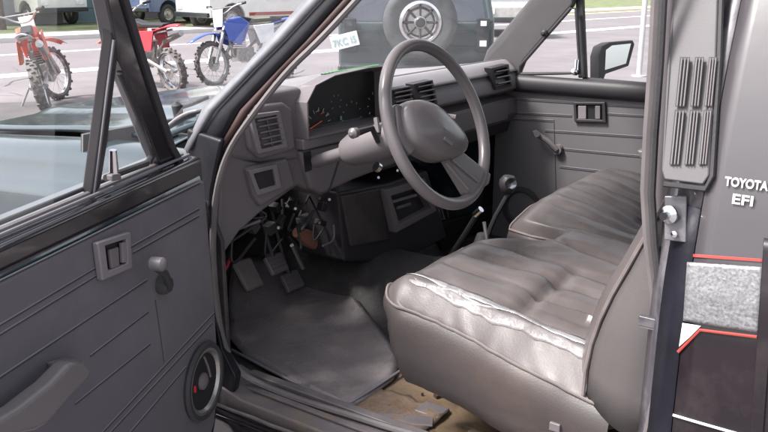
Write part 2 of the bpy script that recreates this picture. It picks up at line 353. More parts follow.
# ---- generic wheel: axis ax, returns root mesh = tyre with rim children
def wheel(parent, c, ax, R, w, rim='chrome', tm='tyre', name='wheel', rimr=.58, spokes=0, knobs=False):
    c = Vector(c); ax = Vector(ax).normalized(); t = MB(); hw = w/2
    t.lathe([(R*rimr, -hw*.8), (R*.8, -hw*1.05), (R*.94, -hw*.95), (R, -hw*.6), (R, 0), (R, hw*.6), (R*.94, hw*.95), (R*.8, hw*1.05), (R*rimr, hw*.8)], c, ax, 36, False)
    if knobs:
        a = ax.orthogonal().normalized(); b = ax.cross(a)
        for i in range(30):
            q_ = 2*pi*i/30; d = a*cos(q_)+b*sin(q_); tt = -a*sin(q_)+b*cos(q_)
            for o_ in ((-.6,.6) if i % 2 else (0,)):
                R3 = Matrix((d, tt, ax)).transposed(); t.box(c+d*(R+.008)+ax*hw*o_, (.028, R*.11, hw*.55), R3)
    T = t.build(name, tm, parent, ang=50)
    r = MB(); k = R*rimr
    if spokes:
        r.lathe([(k, -hw*.7), (k*1.02, -hw*.75), (k*1.02, hw*.75), (k, hw*.7), (k*.93, 0), (k, -hw*.7)], c, ax, 36, False)
        r.lathe([(k*.18, -hw), (k*.18, hw)], c, ax, 12)
        a = ax.orthogonal().normalized(); b = ax.cross(a)
        for i in range(spokes):
            q_ = 2*pi*i/spokes; d = a*cos(q_)+b*sin(q_); r.tube([c+d*k*.15+ax*hw*(.7 if i % 2 else -.7), c+d*k*.95], .003 if R < .4 else .01, 4)
        r.lathe([(k*.42, hw*1.0), (k*.42, hw*1.1)], c, ax, 20)
    else:
        for sg in (1, -1):
            r.lathe([(k*1.03, hw*.8*sg), (k*.97, hw*.9*sg), (k*.90, hw*.55*sg), (k*.72, hw*.42*sg), (k*.6, hw*.62*sg), (k*.32, hw*.66*sg), (k*.28, hw*.95*sg), (k*.2, hw*sg), (0.001, hw*sg)], c, ax, 32, False)
    r.build('rim', rim, T)
    return T
def arch_body(m, prof, y0, y1): m.extrude_y(prof, y0, y1); return m

# ---- parked cars, built nose to -x, origin at ground centre, then placed
def place(root, loc, rz, rest=(0,0,0)): root.location = loc; root.rotation_euler = (rest[0], rest[1], rz)
def side_prof(L, h, hood, roofx0, roofx1, belt, wr, wx):
    # outline with wheel arches; x from 0 (nose) to L
    p = [(0,.42), (0,hood-.12), (.15,hood), (roofx0-.55,hood+.08), (roofx0,h-.06), (roofx0+.25,h), (roofx1-.15,h), (roofx1,h-.08), (L-.03,belt), (L,.75), (L,.42)]
    for x in wx[::-1]:
        for i in range(0, 9): a = pi*i/8; p.append((x+cos(a)*(wr+.07), .40+sin(a)*(wr+.05)))
    return p
def parked_car(name, label, cat, paint, L=4.5, Wd=1.75, h=1.5, hood=.95, rx=(1.6,3.9), wr=.33, group=None, extra=None, tm='tyre', sill=None):
    root = empty(name, (0,0,0)); tag(root, label, cat, group); belt = hood+.03; wx = (.85, L-.95)
    m = MB(); m.extrude_y([(x-L/2, z) for x, z in side_prof(L, belt+.02, hood, rx[0], rx[1], belt, wr, wx)], -Wd/2, Wd/2); m.build('body', paint, root, bevel=.03)
    c = MB(); x0, x1 = rx[0]-L/2, rx[1]-L/2; k = .14
    lo = [(x0-.5, -Wd/2+.05), (x1+.15, -Wd/2+.05), (x1+.15, Wd/2-.05), (x0-.5, Wd/2-.05)]; up = [(x0+.1, -Wd/2+k), (x1-.05, -Wd/2+k), (x1-.05, Wd/2-k), (x0+.1, Wd/2-k)]
    c.add([(x, y, belt) for x, y in lo]+[(x, y, h-.06) for x, y in up], [(0,1,5,4), (1,2,6,5), (2,3,7,6), (3,0,4,7), (0,3,2,1), (4,5,6,7)])
    c.build('window_band', 'window_dark', root)
    r = MB(); r.prism([(x, y, h-.06) for x, y in up], (0,0,.06))
    for sy in (-1, 1):
        for xa, xb in ((x0-.5, x0+.1), ((x0+x1)/2, (x0+x1)/2), (x1+.15, x1-.05)): r.tube([(xa, sy*(Wd/2-.045), belt), (xb, sy*(Wd/2-k+.005), h-.04)], .04, 6)
    r.build('roof', paint, root, bevel=.015)
    for x in wx:
        for sy in (-1, 1): wheel(root, (x-L/2, sy*(Wd/2-.12), wr), (0,sy,0), wr, .2, 'steel', tm)
    for sy in (-1, 1):
        q = MB(); q.box((-L/2-.005, sy*(Wd/2-.25), .72), (.04, .3, .14)); q.build('headlight', 'lamp_white', root, bevel=.01)
        q = MB(); q.box((L/2+.005, sy*(Wd/2-.2), .78), (.04, .2, .18)); q.build('tail_light', 'tail_red', root, bevel=.01)
    for sx in (-1, 1):
        q = MB(); q.box((sx*(L/2+.04), 0, .5), (.12, Wd-.05, .14)); q.build('bumper', 'suv_dark', root, bevel=.03)
    if sill:
        for sy in (-1, 1):
            q = MB(); q.box((0, sy*(Wd/2+.008), sill[0]), (L-2.9, .012, sill[1])); q.build('side_stripe', sill[2], root)
    return root
ang_rd = math.atan2(RD.y, RD.x)
# white pickup/wagon on the far side of the road
gp = oZ(240, 33, 0)
wv = parked_car('parked_wagon', 'big white wagon with a red sill stripe parked across the road', 'car', 'car_white', L=5.0, Wd=1.9, h=1.85, hood=1.15, rx=(1.5,4.8), wr=.39, tm='tyre_dusty', sill=(.50, .10, 'red_line'))
place(wv, oZ(236, 31, 0)+RD*1.55+RN*.9, ang_rd)
bv = parked_car('parked_car', 'dark blue car parked beyond the white wagon by the brown house', 'car', 'car_blue', L=4.2, h=1.4)
place(bv, oZ(204, 24, .1)+RN*1.5, ang_rd+.2)
wc = parked_car('parked_car', 'white car parked in the driveway of the grey house', 'car', 'car_white', L=4.2, h=1.4)
place(wc, oZ(38, 24, .1)+RN*.5, ang_rd+pi/2+.1)
rb = parked_car('parked_car', 'reddish brown car parked behind the dark off-roader', 'car', 'car_brown', L=4.5, h=1.45, hood=1.0)
place(rb, oZ(455, 20, 0), ang_rd+.1)
sb = parked_car('parked_car', 'silver beige car beside the dark off-roader, far end of the windscreen', 'car', 'car_silver', L=4.3, h=1.42)
place(sb, oZ(498, 34, 0), YAW+radians(92))

# ---- dark off-roader seen from behind, spare wheel on its tailgate
VW = Vector((-sin(YAW), cos(YAW), 0)); VR = Vector((cos(YAW), sin(YAW), 0))
def along(depth, px, py):
    d = ray(px, py); return CAM+d*(depth/d.dot(VW))
def offroader():
    root = empty('off_roader', (0,0,0)); tag(root, 'dark green off-roader seen from behind with a big chrome-rimmed spare wheel', 'car')
    Wd = 1.60; L = 4.2; wr = .38
    m = MB(); p = [(0,.5), (0,.98), (.1,1.08), (1.25,1.12), (L,1.12), (L+.02,.6), (L,.5)]
    for x in (L-.85, .85):
        for i in range(9): a = pi*i/8; p.append((x+cos(a)*.46, .46+sin(a)*.44))
    m.extrude_y([(x-L, z) for x, z in p], -Wd/2, Wd/2); m.build('body', 'suv_paint', root, bevel=.03)
    c = MB(); c.add([(x-L, y, z) for x, y, z in [(1.2,-Wd/2+.05,1.12), (L-.02,-Wd/2+.05,1.12), (L-.02,Wd/2-.05,1.12), (1.2,Wd/2-.05,1.12), (1.8,-Wd/2+.16,1.7), (L-.12,-Wd/2+.16,1.7), (L-.12,Wd/2-.16,1.7), (1.8,Wd/2-.16,1.7)]],
          [(0,1,5,4), (1,2,6,5), (2,3,7,6), (3,0,4,7), (0,3,2,1), (4,5,6,7)]); c.build('window_band', 'window_dark', root)
    r = MB(); r.prism([(x-L, y, 1.70) for x, y in [(1.75,-Wd/2+.12), (L-.06,-Wd/2+.12), (L-.06,Wd/2-.12), (1.75,Wd/2-.12)]], (0,0,.07))
    for sy in (-1, 1):
        for xa, xb in ((1.2,1.8), (2.5,2.5), (L-.02,L-.12)): r.tube([(xa-L, sy*(Wd/2-.045), 1.1), (xb-L, sy*(Wd/2-.15), 1.72)], .05, 6)
    r.build('roof', 'suv_paint', root, bevel=.02)
    for x in (.85-L, -.85):
        for sy in (-1, 1): wheel(root, (x, sy*(Wd/2-.12), wr), (0,sy,0), wr, .24, 'chrome')
    q = MB(); q.box((.10, 0, .62), (.2, Wd, .16)); q.build('bumper', 'suv_dark', root, bevel=.03)
    q = MB(); q.box((.045, 0, .86), (.012, Wd-.14, .02)).box((.045, 0, 1.02), (.012, Wd-.14, .02)).box((.04, -Wd/2+.42, .85), (.01, .012, .42)); q.build('tailgate_trim', 'suv_dark', root)
    for sy in (-1, 1):
        q = MB(); q.box((.03, sy*(Wd/2-.12), .98), (.05, .13, .34)); t = q.build('tail_light', 'suv_dark', root, bevel=.01)
        q = MB(); q.box((.06, sy*(Wd/2-.12), 1.10), (.02, .06, .05)); q.build('lamp_lens', 'lamp_white' if sy > 0 else 'suv_paint', t)
        q = MB(); q.box((.06, sy*(Wd/2-.12), .90), (.02, .07, .06)); q.build('lamp_lens', 'lamp_white' if sy > 0 else 'suv_paint', t)
    sp = wheel(root, (.20, .03, 1.12), (1,0,0), .37, .22, 'steel', 'tyre_gray', 'spare_wheel', .56)
    q = MB(); q.lathe([(.215,.075), (.21,.10), (.185,.105), (.165,.085), (.16,.07)], (.20,.03,1.12), (1,0,0), 36, False); q.build('trim_ring', 'chrome', sp)
    q = MB(); q.lathe([(.05,.06), (.05,.12), (.04,.13), (.001,.13)], (.20,.03,1.12), (1,0,0), 20)
    for k in range(8): a = k*pi/4; q.tube([V((.27,.03+.05*cos(a),1.12+.05*sin(a))), V((.285,.03+.16*cos(a),1.12+.16*sin(a)))], .012, 6)
    q.build('hub', 'suv_dark', sp)
    q = MB(); q.box((.05, .03, 1.0), (.12, .3, .12)); q.build('spare_bracket', 'suv_dark', root, bevel=.01)
    # number plate, left of the spare
    pl = MB(); Rr = Matrix.Rotation(radians(14), 3, 'X'); pl.box((.07, -.73, .925), (.008, .285, .145), Rr)
    P = pl.build('number_plate', 'paper', root, bevel=.004)
    text('7KC I5', 'plate_lettering', 'plate_ink', P, (.078, -.845, .86), Rr @ Vector((0,1,0)), Rr @ Vector((0,0,1)), .10, .001, .001, .85)
    return root
orv = offroader()
pc = along(8.4, 420, 22)
rz = YAW+radians(-90)
orv.rotation_euler = (0,0, math.atan2((CAM-pc).y, (CAM-pc).x)+radians(2)); R_ = Matrix.Rotation(orv.rotation_euler.z, 3, 'Z')
v0 = R_ @ Vector((.2,.03,0)); orv.location = (pc.x-v0.x, pc.y-v0.y, pc.z-1.12)

# ---- dirt bikes: x forward, wheelbase 1.3
def dirt_bike(label, col, tail, extra=None, steer=0, R=.32, group='dirt bikes parked in front of the truck', rear='tyre'):
    root = empty('dirt_bike', (0,0,0)); tag(root, label, 'motorbike', group)
    wb = 1.28; F0 = Vector((wb/2, 0, R)); B0 = Vector((-wb/2, 0, R*.96))
    SM = Matrix.Translation((.42,0,0)) @ Matrix.Rotation(steer, 4, 'Z') @ Matrix.Translation((-.42,0,0))
    def S_(m): return m.xf(SM)
    def W_(c, w, R, tm, st, sp=24):
        t = MB(); hw = w/2; ax = Vector((0,1,0)); c = Vector(c)
        t.lathe([(R*.80, -hw*.5), (R*.88, -hw), (R*.97, -hw*.8), (R, 0), (R*.97, hw*.8), (R*.88, hw), (R*.80, hw*.5)], c, ax, 36, False)
        for i in range(36):
            q_ = 2*pi*i/36; d = Vector((cos(q_),0,sin(q_))); R3 = Matrix((d, ax, d.cross(ax))).transposed()
            for o_ in ((-.65,.65) if i % 2 else (0,)): t.box(c+d*(R+.001)+ax*hw*o_, (.026, hw*.6, R*.085), R3)
        if st: S_(t)
        T = t.build('wheel', tm, root, ang=50); r = MB(); k = R*.8
        r.lathe([(k, -hw*.6), (k*1.03, -hw*.6), (k*1.03, hw*.6), (k, hw*.6), (k*.95, 0), (k, -hw*.6)], c, ax, 32, False); r.lathe([(.035, -hw*1.2), (.035, hw*1.2)], c, ax, 12)
        if st: S_(r)
        r.build('rim', 'chrome', T)
        s2 = MB()
        for i in range(sp): q_ = 2*pi*i/sp; d = Vector((cos(q_),0,sin(q_))); s2.tube([c+ax*hw*(.8 if i % 2 else -.8)+d*.03, c+d*k*.97], .0025, 3)
        s2.lathe([(.11, hw*.9), (.11, hw*.98)], c, ax, 20)
        if st: S_(s2)
        s2.build('spokes', 'steel', T)
    W_(F0, .085, R*1.04, 'tyre_dusty', True); W_(B0, .12, R, rear, False)
    top = Vector((.34, 0, .96))
    f = MB()
    for sy in (-1,1):
        f.tube([F0+Vector((0,sy*.09,0)), F0.lerp(top,.5)+Vector((0,sy*.09,0)), top+Vector((0,sy*.085,.0))], [.028,.03,.024], 8)
    f.box(top+Vector((.0,0,-.02)), (.08,.24,.04)).box(F0.lerp(top,.72), (.08,.24,.04)); S_(f); f.build('fork', 'steel', root)
    h = MB(); h.tube(chaikin([top+Vector((-.1,-.40,.20)), top+Vector((-.03,-.24,.17)), top+Vector((.03,-.1,.06)), top+Vector((.03,.1,.06)), top+Vector((-.03,.24,.17)), top+Vector((-.1,.40,.20))],2), .013, 8)
    h.tube([top+Vector((-.02,-.22,.16)), top+Vector((-.02,.22,.16))], .008, 6); S_(h); hb = h.build('handlebar', 'steel', root)
    for sy in (-1,1):
        g_ = MB(); g_.tube([top+Vector((-.075,sy*.30,.19)), top+Vector((-.105,sy*.42,.203))], .02, 8); S_(g_); g_.build('grip', 'black', hb)
    n = MB(); n.prism([top+Vector((.07,-.11,.13)), top+Vector((.07,.11,.13)), top+Vector((.09,.09,-.12)), top+Vector((.09,-.09,-.12))], (.012,0,0)); S_(n); n.build('number_board', 'bike_white', root, bevel=.01)
    ff = MB(); rows = []
    for i in range(9):
        t = i/8; x = F0.x-.32+t*.72; z = R*2+.10+.06*sin(t*pi)-.08*t*t; w = .07*sin(pi*min(1,.25+t*.62))+.02
        rows.append([Vector((x, w*s_, z-.02*abs(s_)**2)) for s_ in (-1,-.5,0,.5,1)])
    ff.grid(rows); S_(ff); ff.build('front_fender', col, root, solid=.006)
    fr = MB(); fr.tube([(.30,0,.82), (.22,0,.40), (-.15,0,.32), (-.28,0,.45), (-.22,0,.78), (.30,0,.86)], .022, 8).tube([(-.22,.08,.78), (-.75,.05,.86)], .014, 6).tube([(-.22,-.08,.78), (-.75,-.05,.86)], .014, 6)
    fr.build('frame', 'steel', root)
    sw = MB(); sw.tube([(-.2,.08,.42), B0+Vector((0,.08,0))], .028, 6).tube([(-.2,-.08,.42), B0+Vector((0,-.08,0))], .028, 6); sw.tube([(-.25,.0,.45), (-.36,0,.70)], .035, 8); sw.build('swingarm', 'steel', root)
    e = MB(); e.box((.05,0,.42), (.30,.20,.20)).lathe([(.09,-.12), (.09,.12)], (-.02,0,.38), (0,1,0), 16)
    for i in range(6): e.box((.10,0,.54+i*.028), (.17,.15,.014))
    e.build('engine', 'steel', root, bevel=.01)
    ex = MB(); ex.tube(chaikin([(.17,-.05,.60), (.30,-.12,.45), (.12,-.16,.34), (-.15,-.15,.50), (-.35,-.15,.66)],2), .03, 8).tube([(-.35,-.15,.66), (-.80,-.15,.80)], .045, 10); ex.build('exhaust', 'steel', root)
    tk = MB(); tk.prism([(.36,-.11,.94), (.30,-.12,.66), (.06,-.12,.60), (-.06,-.09,.88), (.10,-.09,.98)], (0,.23,0)); tk.build('tank', col, root, bevel=.03)
    for sy in (-1,1):
        sh = MB(); sh.prism([(.44,sy*.135,.90), (.36,sy*.15,.62), (.16,sy*.15,.55), (.02,sy*.13,.86)], (0,sy*.012,0)); sh.build('shroud', col, root, bevel=.005)
        sp_ = MB(); sp_.prism([(-.12,sy*.10,.84), (-.20,sy*.13,.56), (-.45,sy*.14,.58), (-.52,sy*.09,.86)], (0,sy*.02,0)); sp_.build('side_panel', tail, root, bevel=.01)
    st = MB(); st.prism([(.12,-.07,.93), (-.10,-.07,.87), (-.70,-.07,.90), (-.72,-.07,.95), (-.2,-.07,.94), (.10,-.07,.99)], (0,.14,0)); st.build('seat', 'black', root, bevel=.02)
    rf = MB(); rows = []
    for i in range(9):
        t = i/8; x = -.45-t*.62; z = .86+.05*sin(t*pi*.7)+.05*t; w = .08*(1-.35*t)
        rows.append([Vector((x, w*s_*1.2, z-.025*abs(s_)**2)) for s_ in (-1,-.5,0,.5,1)])
    rf.grid(rows); rf.build('rear_fender', extra or col, root, solid=.008)
    ks = MB(); ks.tube([(-.02,.1,.36), (.02,.34,.02)], .012, 6); ks.build('kickstand', 'steel', root)
    return root
def aim(px_from, px_to, z=0):
    a = oZ(*px_from, z); b = oZ(*px_to, z); return math.atan2(b.y-a.y, b.x-a.x)
b1 = dirt_bike('red dirt bike with white rear fender leaning on its stand, seen from behind', 'bike_red', 'bike_orange', 'bike_white', steer=radians(-32), rear='tyre_dusty')
ab = math.atan2(VW.y, VW.x)
b1.rotation_euler = (radians(-10), 0, ab+radians(19)); p = oZ(47, 113, 0); b1.location = p+Vector((cos(ab+.33), sin(ab+.33), 0))*.64
b2 = dirt_bike('orange dirt bike with maroon tail beside the blue one, half behind the door frame', 'bike_orange', 'bike_maroon', 'bike_maroon', steer=radians(15), R=.30, rear='tyre_dusty')
p = oZ(174, 91, 0); a2 = ab+radians(47); b2.rotation_euler = (radians(-7), 0, a2); b2.location = p+Vector((cos(a2), sin(a2), 0))*.60
b3 = dirt_bike('blue and white dirt bike with its front wheel toward the camera left', 'bike_blue', 'bike_white', 'bike_blue', steer=radians(10), R=.31)
p = oZ(213, 85, 0); a3 = ab+radians(134); b3.rotation_euler = (radians(6), 0, a3); b3.location = p-Vector((cos(a3), sin(a3), 0))*.64

# ---- slim pole seen through the passenger window
pb = along(13.5, 639, 74); q = MB(); q.tube([(pb.x, pb.y, 0), (pb.x, pb.y, 5)], [.045,.04], 12).lathe([(.12,0), (.12,.02)], (pb.x, pb.y, 0), (0,0,1), 16)
tag(q.build('signpost', 'pole_metal', origin=(pb.x, pb.y, 0)), 'thin pale metal post standing beyond the passenger window', 'post')

# ================================================================= THE TRUCK
T = empty('pickup_truck', (.5, .8, 0)); tag(T, 'dark pickup truck with its driver door open, showing the grey cabin', 'pickup truck')
V = Vector
# ---- outer quarter behind the door (tumblehome above the belt)
q = MB()
rows = []
for z, y in ((.50,.03), (.56,.0), (.80,-.008), (1.03,-.006), (1.09,.0), (1.14,.012), (1.19,.022), (1.25,.036), (1.40,.085), (1.55,.15), (1.62,.19), (1.66,.27)):
    rows.append([V((x, y, z)) for x in (1.128, 1.15, 1.19, 1.25, 1.30)])
zs = [r[0].z for r in rows]
lowr = [r for r in rows if r[0].z < 1.12]; upr = [r for r in rows if r[0].z > 1.08]
quarter = MB().grid(upr).build('rear_quarter', 'quarter_paint', T, solid=.004, ang=60)
def qy(z):
    for a, b in zip(rows[:-1], rows[1:]):
        if a[0].z <= z <= b[0].z: return lerp(a[0].y, b[0].y, (z-a[0].z)/(b[0].z-a[0].z))
    return 0
lq = MB().grid([r for r in rows if r[0].z < 1.1]).build('lower_quarter', 'quarter_dark', T, solid=.0035, ang=60)
# rounded corner into the jamb and the jamb face itself (faces forward and out)
def strip_x(name, m, x0, x1, dy0, dy1, z0, z1, parent=T, bevel=0):
    k = 14; R2 = []
    for i in range(k+1):
        z = lerp(z0, z1, i/k); y = qy(z); R2.append([V((x1, y+dy1, z)), V((x0, y+dy0, z))])
    return MB().grid(R2).build(name, m, parent, solid=.003)
strip_x('jamb_panel', 'jamb_blue', 1.085, 1.126, .035, .002, .50, 1.20)
strip_x('jamb_step', 'jamb', 1.06, 1.084, .075, .036, .50, 1.66)
strip_x('pillar_skin', 'jamb', 1.085, 1.126, .035, .003, 1.20, 1.66)
# louvred vent panel on the pillar
lv = MB()
def sur(px, py, off=0):
    d = ray(px, py); lo, hi = .9, 1.8
    for _ in range(50):
        t = (lo+hi)/2; p = CAM+d*t
        if p.y < qy(p.z)-off: lo = t
        else: hi = t
    return CAM+d*hi
out = [(673,-60), (722,-60), (718,0), (716,60), (709,176), (703,185), (664,180), (661,170), (667,60), (672,0)]
vp = MB(); vp.prism([sur(x, y, .010) for x, y in out], (.0,.012,.0)); vent = vp.build('louvre_panel', 'louvre_mat', T, bevel=.003)
vp = MB(); vp.tube([sur(x, y, .006) for x, y in [(726,-60), (721,0), (719,60), (712,176), (705,189), (664,184)]], .004, 6); vp.build('panel_seal', 'rubber', vent)
dk = MB(); sl = MB()
cols = [(680, 690), (695, 704), (709, 717)]
for c0, c1 in cols:
    for t0, t1 in ((.0, .46), (.49, 1.0)):
        y0, y1 = lerp(57, 165, t0), lerp(57, 165, t1); sh = lambda y: (57-y)*.098
        dk.prism([sur(c0+sh(y0), y0, .0112), sur(c1+sh(y0), y0, .0112), sur(c1+sh(y1), y1, .0112), sur(c0+sh(y1), y1, .0112)], (0,.0005,0))
        for k in range(3):
            x = lerp(c0, c1, (k+.45)/3); sl.tube([sur(x+sh(y0)+.5, y0+1, .0145), sur(x+sh(y1)+.5, y1-1, .0145)], .0010, 5)
dk.build('slot', 'black', vent, smooth=False); sl.build('slats', 'louvre_light', vent)
# badge, decal, stripes
def decal(name, m, pts, off, parent):
    q = MB(); a, b, c, d = [V((x, y, 0)) for x, y in pts]; n = 16
    q.grid([[sur(*(a.lerp(b, j/n).lerp(d.lerp(c, j/n), i/n))[:2], off) for j in range(n+1)] for i in range(n+1)])
    return q.build(name, m, parent, ang=80, solid=.001)
decal('silver_decal', 'silver_decal', [(687,262), (763,267), (758,333), (683,321)], .0035, lq)
decal('white_corner', 'white_paint', [(682.5,323), (701,326), (691,336), (679,347)], .0035, lq)
for a in ([(693,254), (764,259), (764,262), (693,257)], ):
    decal('pin_stripe', 'red_line', a, .0035, lq)
decal('black_band', 'quarter_dark', [(764,238), (778,240), (762,446), (750,446)], .0042, lq)
MB().tube([sur(678,352,.003), sur(700,330,.003), sur(757,337,.003)], .0022, 6).build('pin_stripe', 'red_line', lq)
MB().tube([sur(673,415,.004), sur(700,423,.004), sur(735,433,.004), sur(760,440,.004)], .002, 6).build('side_moulding_glint', 'white_paint', lq)  # moulding's bright reflection painted as a white line
bx = (sur(768,178,.004)-sur(724,172,.004)); bz = V((0,.02,1))
text('TOYOTA', 'badge_lettering', 'badge_paint', quarter, sur(724.5,185,.005), V((1,0,0)), bz, .0165, .001, .0006, .78)
text('EFI', 'badge_lettering', 'badge_paint', quarter, sur(731,203,.005), V((1,0,0)), bz, .0185, .001, .0005, 1.25)
# striker
st = MB(); st.prism([sur(664,196,-.012), sur(687,196,-.012), sur(686,243,-.012), sur(664,240,-.012)], (0,.004,0)); sk = st.build('striker_plate', 'jamb', T, bevel=.003)
st = MB(); c = sur(671,214,-.008); st.lathe([(.010,0), (.013,.002), (.013,.006), (.006,.010), (.006,.02)], c, (-.3,-1,0), 16); st.build('striker', 'chrome', sk)
st = MB(); c = sur(675,234,-.008); st.lathe([(.004,0), (.005,.003), (.001,.005)], c, (-.3,-1,0), 10); st.build('screw', 'chrome', sk)
# inner pillar trim and seal down the B pillar
bp = [oY(x, y, .085) for x, y in [(662,-80), (657,0), (654,60), (649,130), (646,190), (649,240), (655,290), (657,340), (654,400), (648,450)]]
MB().tube(bp, .011, 8, flat=.8).build('door_seal', 'strip', T)
MB().tube([p+V((.014,-.018,0)) for p in bp], .006, 8).build('door_seal_lip', 'rubber', T)
q = MB(); q.prism([oY(x, y, .12) for x, y in [(655,-80), (690,-80), (690,450), (648,450), (652,400), (655,330), (650,250), (645,190), (650,60)]], (0,.02,0)); q.build('pillar_trim', 'plastic', T, bevel=.004)
q = MB(); q.box(oY(651,322,.05), (.035,.012,.016)); q.build('catch', 'jamb', T, bevel=.002)
q = MB(); c = oY(651,327,.05); q.box(c, (.03,.01,.004)); q.build('catch_plate', 'strip', T)
MB().tube([oY(x, y, .03) for x, y in [(657,380), (651,408), (644,440)]], .004, 6).build('pinch_weld', 'strip', T)
# rear wall with window, roof, far side, so the cab shades itself
q = MB(); q.box((1.29, .8, .85), (.02, 1.56, .72)).box((1.29, .8, 1.60), (.02, 1.3, .10)).box((1.29, .17, 1.38), (.02, .14, .36)).box((1.29, 1.44, 1.38), (.02, .14, .36)); q.build('rear_wall', 'quarter_paint', T)
MB().box((1.29, .8, 1.38), (.006, 1.13, .35)).build('rear_window', 'clear', T)
rows_r = []
for y, dz in ((.21,-.03), (.27,.0), (.4,.02), (.8,.03), (1.2,.02), (1.33,0), (1.39,-.03)):
    rows_r.append([V((x, y, 1.66+dz-.02*(x < .5))) for x in (.36,.7,1.0,1.30)])
MB().grid(rows_r).build('roof', 'black_paint', T, solid=.03)
MB().box((.66,.8,1.60), (.02,1,.01)).build('headlining', 'plastic', T) if False else None
# ---- sill, rocker, floor
def sill_rows(pts): return pts
q = MB(); q.extrude_y([(1.2,.50), (1.2,.612), (.20,.612), (.10,.635), (.10,.50)], .045, .145); q.build('door_sill', 'sill_gray', T, bevel=.006)
q = MB(); q.extrude_y([(1.2,.615), (1.2,.628), (.14,.628), (.14,.615)], .128, .150); q.build('sill_plate_rib', 'strip', T, bevel=.003)
q = MB(); q.extrude_y([(1.2,.614), (1.2,.620), (.14,.620), (.14,.614)], .085, .100); q.build('sill_trim', 'sill_gray', T, bevel=.002)
q = MB(); q.extrude_y([(1.2,.40), (1.2,.585), (-.02,.585), (-.02,.40)], .002, .044); q.build('rocker_panel', 'black_paint', T, bevel=.012)
MB().tube([(x, .030, .592+.006*noise.noise(V((x*9,0,0)))) for x in [.1+i*.05 for i in range(22)]], .0042, 6).build('rocker_flange', 'piping', T)
q = MB(); rws = []
for i in range(31):
    x = lerp(-.38, 1.2, i/30); r_ = []
    for j in range(41):
        y = lerp(.14, 1.50, j/40); t = math.exp(-((y-.80)/.13)**4); z = .592+t*(.13 if x < .5 else .06)+sstep(-.12,-.38,x)*.14+.004*noise.noise(V((x*8,y*8,0)))
        r_.append(V((x, y, z)))
    rws.append(r_)
MB().grid(rws).build('floor', 'floor_vinyl', T, solid=.004)
q = MB(); q.prism([V((.38,.14,.598)), V((1.15,.14,.598)), V((1.15,.64,.598)), V((.38,.64,.598))], (0,0,.003)); 
rr0 = random.Random(21); MBg = MB()
# bare, rusty strip of floor in front of the seat
rws = []
for i in range(25):
    x = lerp(.375, 1.15, i/24); rws.append([V((x, lerp(.146,.66,j/12), .602+.004*noise.noise(V((x*30, j*1.3, 2))))) for j in range(13)])
MB().grid(rws).build('bare_floor', 'bare_floor', T, solid=.002)
for k, (px, py, sx, sy, m) in enumerate([(432,410,.06,.05,'sill_gray'), (405,420,.12,.04,'sill_gray')]):
    c = oZ(px, py, .612); MB().box(c, (sx, sy, .006), Matrix.Rotation(.5*k, 3, 'Z')).build('seat_bracket' if k in (0,6) else 'floor_patch', m, T, bevel=.004)
for k in range(46):
    x = rr0.uniform(.39,.80); y = rr0.uniform(.16,.5)
    MBg.box((x, y, .609), (rr0.uniform(.003,.016), rr0.uniform(.003,.012), .006), Matrix.Rotation(rr0.random()*3, 3, 'Z'))
gr_ = MBg.build('floor_grit', 'rust', T); gr_['kind'] = 'stuff'
q = MB(); q.grid([[V((lerp(.385,.60,i/14), lerp(.15,.27,j/8)+.012*noise.noise(V((i*.5,7,1))), .612+.005*noise.noise(V((i*.6,j*.6,5))))) for j in range(9)] for i in range(15)]); q.build('torn_carpet', 'tan_cloth', T, solid=.003)
# firewall
q = MB(); q.add([V((-.40,.06,.58)), V((-.40,1.52,.58)), V((-.30,1.52,1.15)), V((-.30,.06,1.15))], [(0,1,2,3)]); q.build('firewall', 'black', T, solid=.01)
q = MB(); q.prism([V((-.40,.07,.58)), V((.14,.07,.58)), V((.14,.07,.96)), V((.08,.07,1.10)), V((-.05,.07,1.08)), V((-.35,.07,.98))], (0,.012,0)); q.build('kick_panel', 'floor_vinyl', T, bevel=.004)
# floor mat (lies on the floor: its own thing)
def matpt(px, py): return oZ(px, py, .612)
corner = chaikin([matpt(*a) for a in [(228,346), (300,386), (343,410), (350,411), (407,369), (385,335), (345,285), (236,280), (228,310)]], 1, True); corner = [corner[i].lerp(corner[(i+1) % len(corner)], k/5) for i in range(len(corner)) for k in range(5)]; corner = chaikin(corner, 1, True)
cm = sum(corner, V((0,0,0)))/len(corner); rws = []
for k in range(12):
    t = max(.12, k/11); ring = []
    for p in corner:
        z = .612+.006*noise.noise(cm.lerp(p, t)*7)+(.004 if .85 < t < .97 else 0)+(.004*sstep(.7,1,t) if (p-cm).length > .25 else 0)-(.005 if t == 1 else 0)
        pp = cm.lerp(p, max(t, .01)); pp.z = max(z, .61); pp.z += .10*sstep(-.12, -.34, pp.x); ring.append(pp)
    rws.append(ring)
mq = MB().grid(rws, True); mq.f.append(tuple(range(len(corner)-1, -1, -1))); mt = mq.build('floor_mat', 'mat_rubber', None, solid=.006); tag(mt, 'worn grey rubber mat lying on the driver side floor', 'floor mat')
MB().tube(chaikin([matpt(*a)+V((0,0,.006)) for a in [(232,352), (290,383), (345,409), (372,392), (406,369)]], 1), .0035, 6).build('mat_edge', 'groove_light', mt)

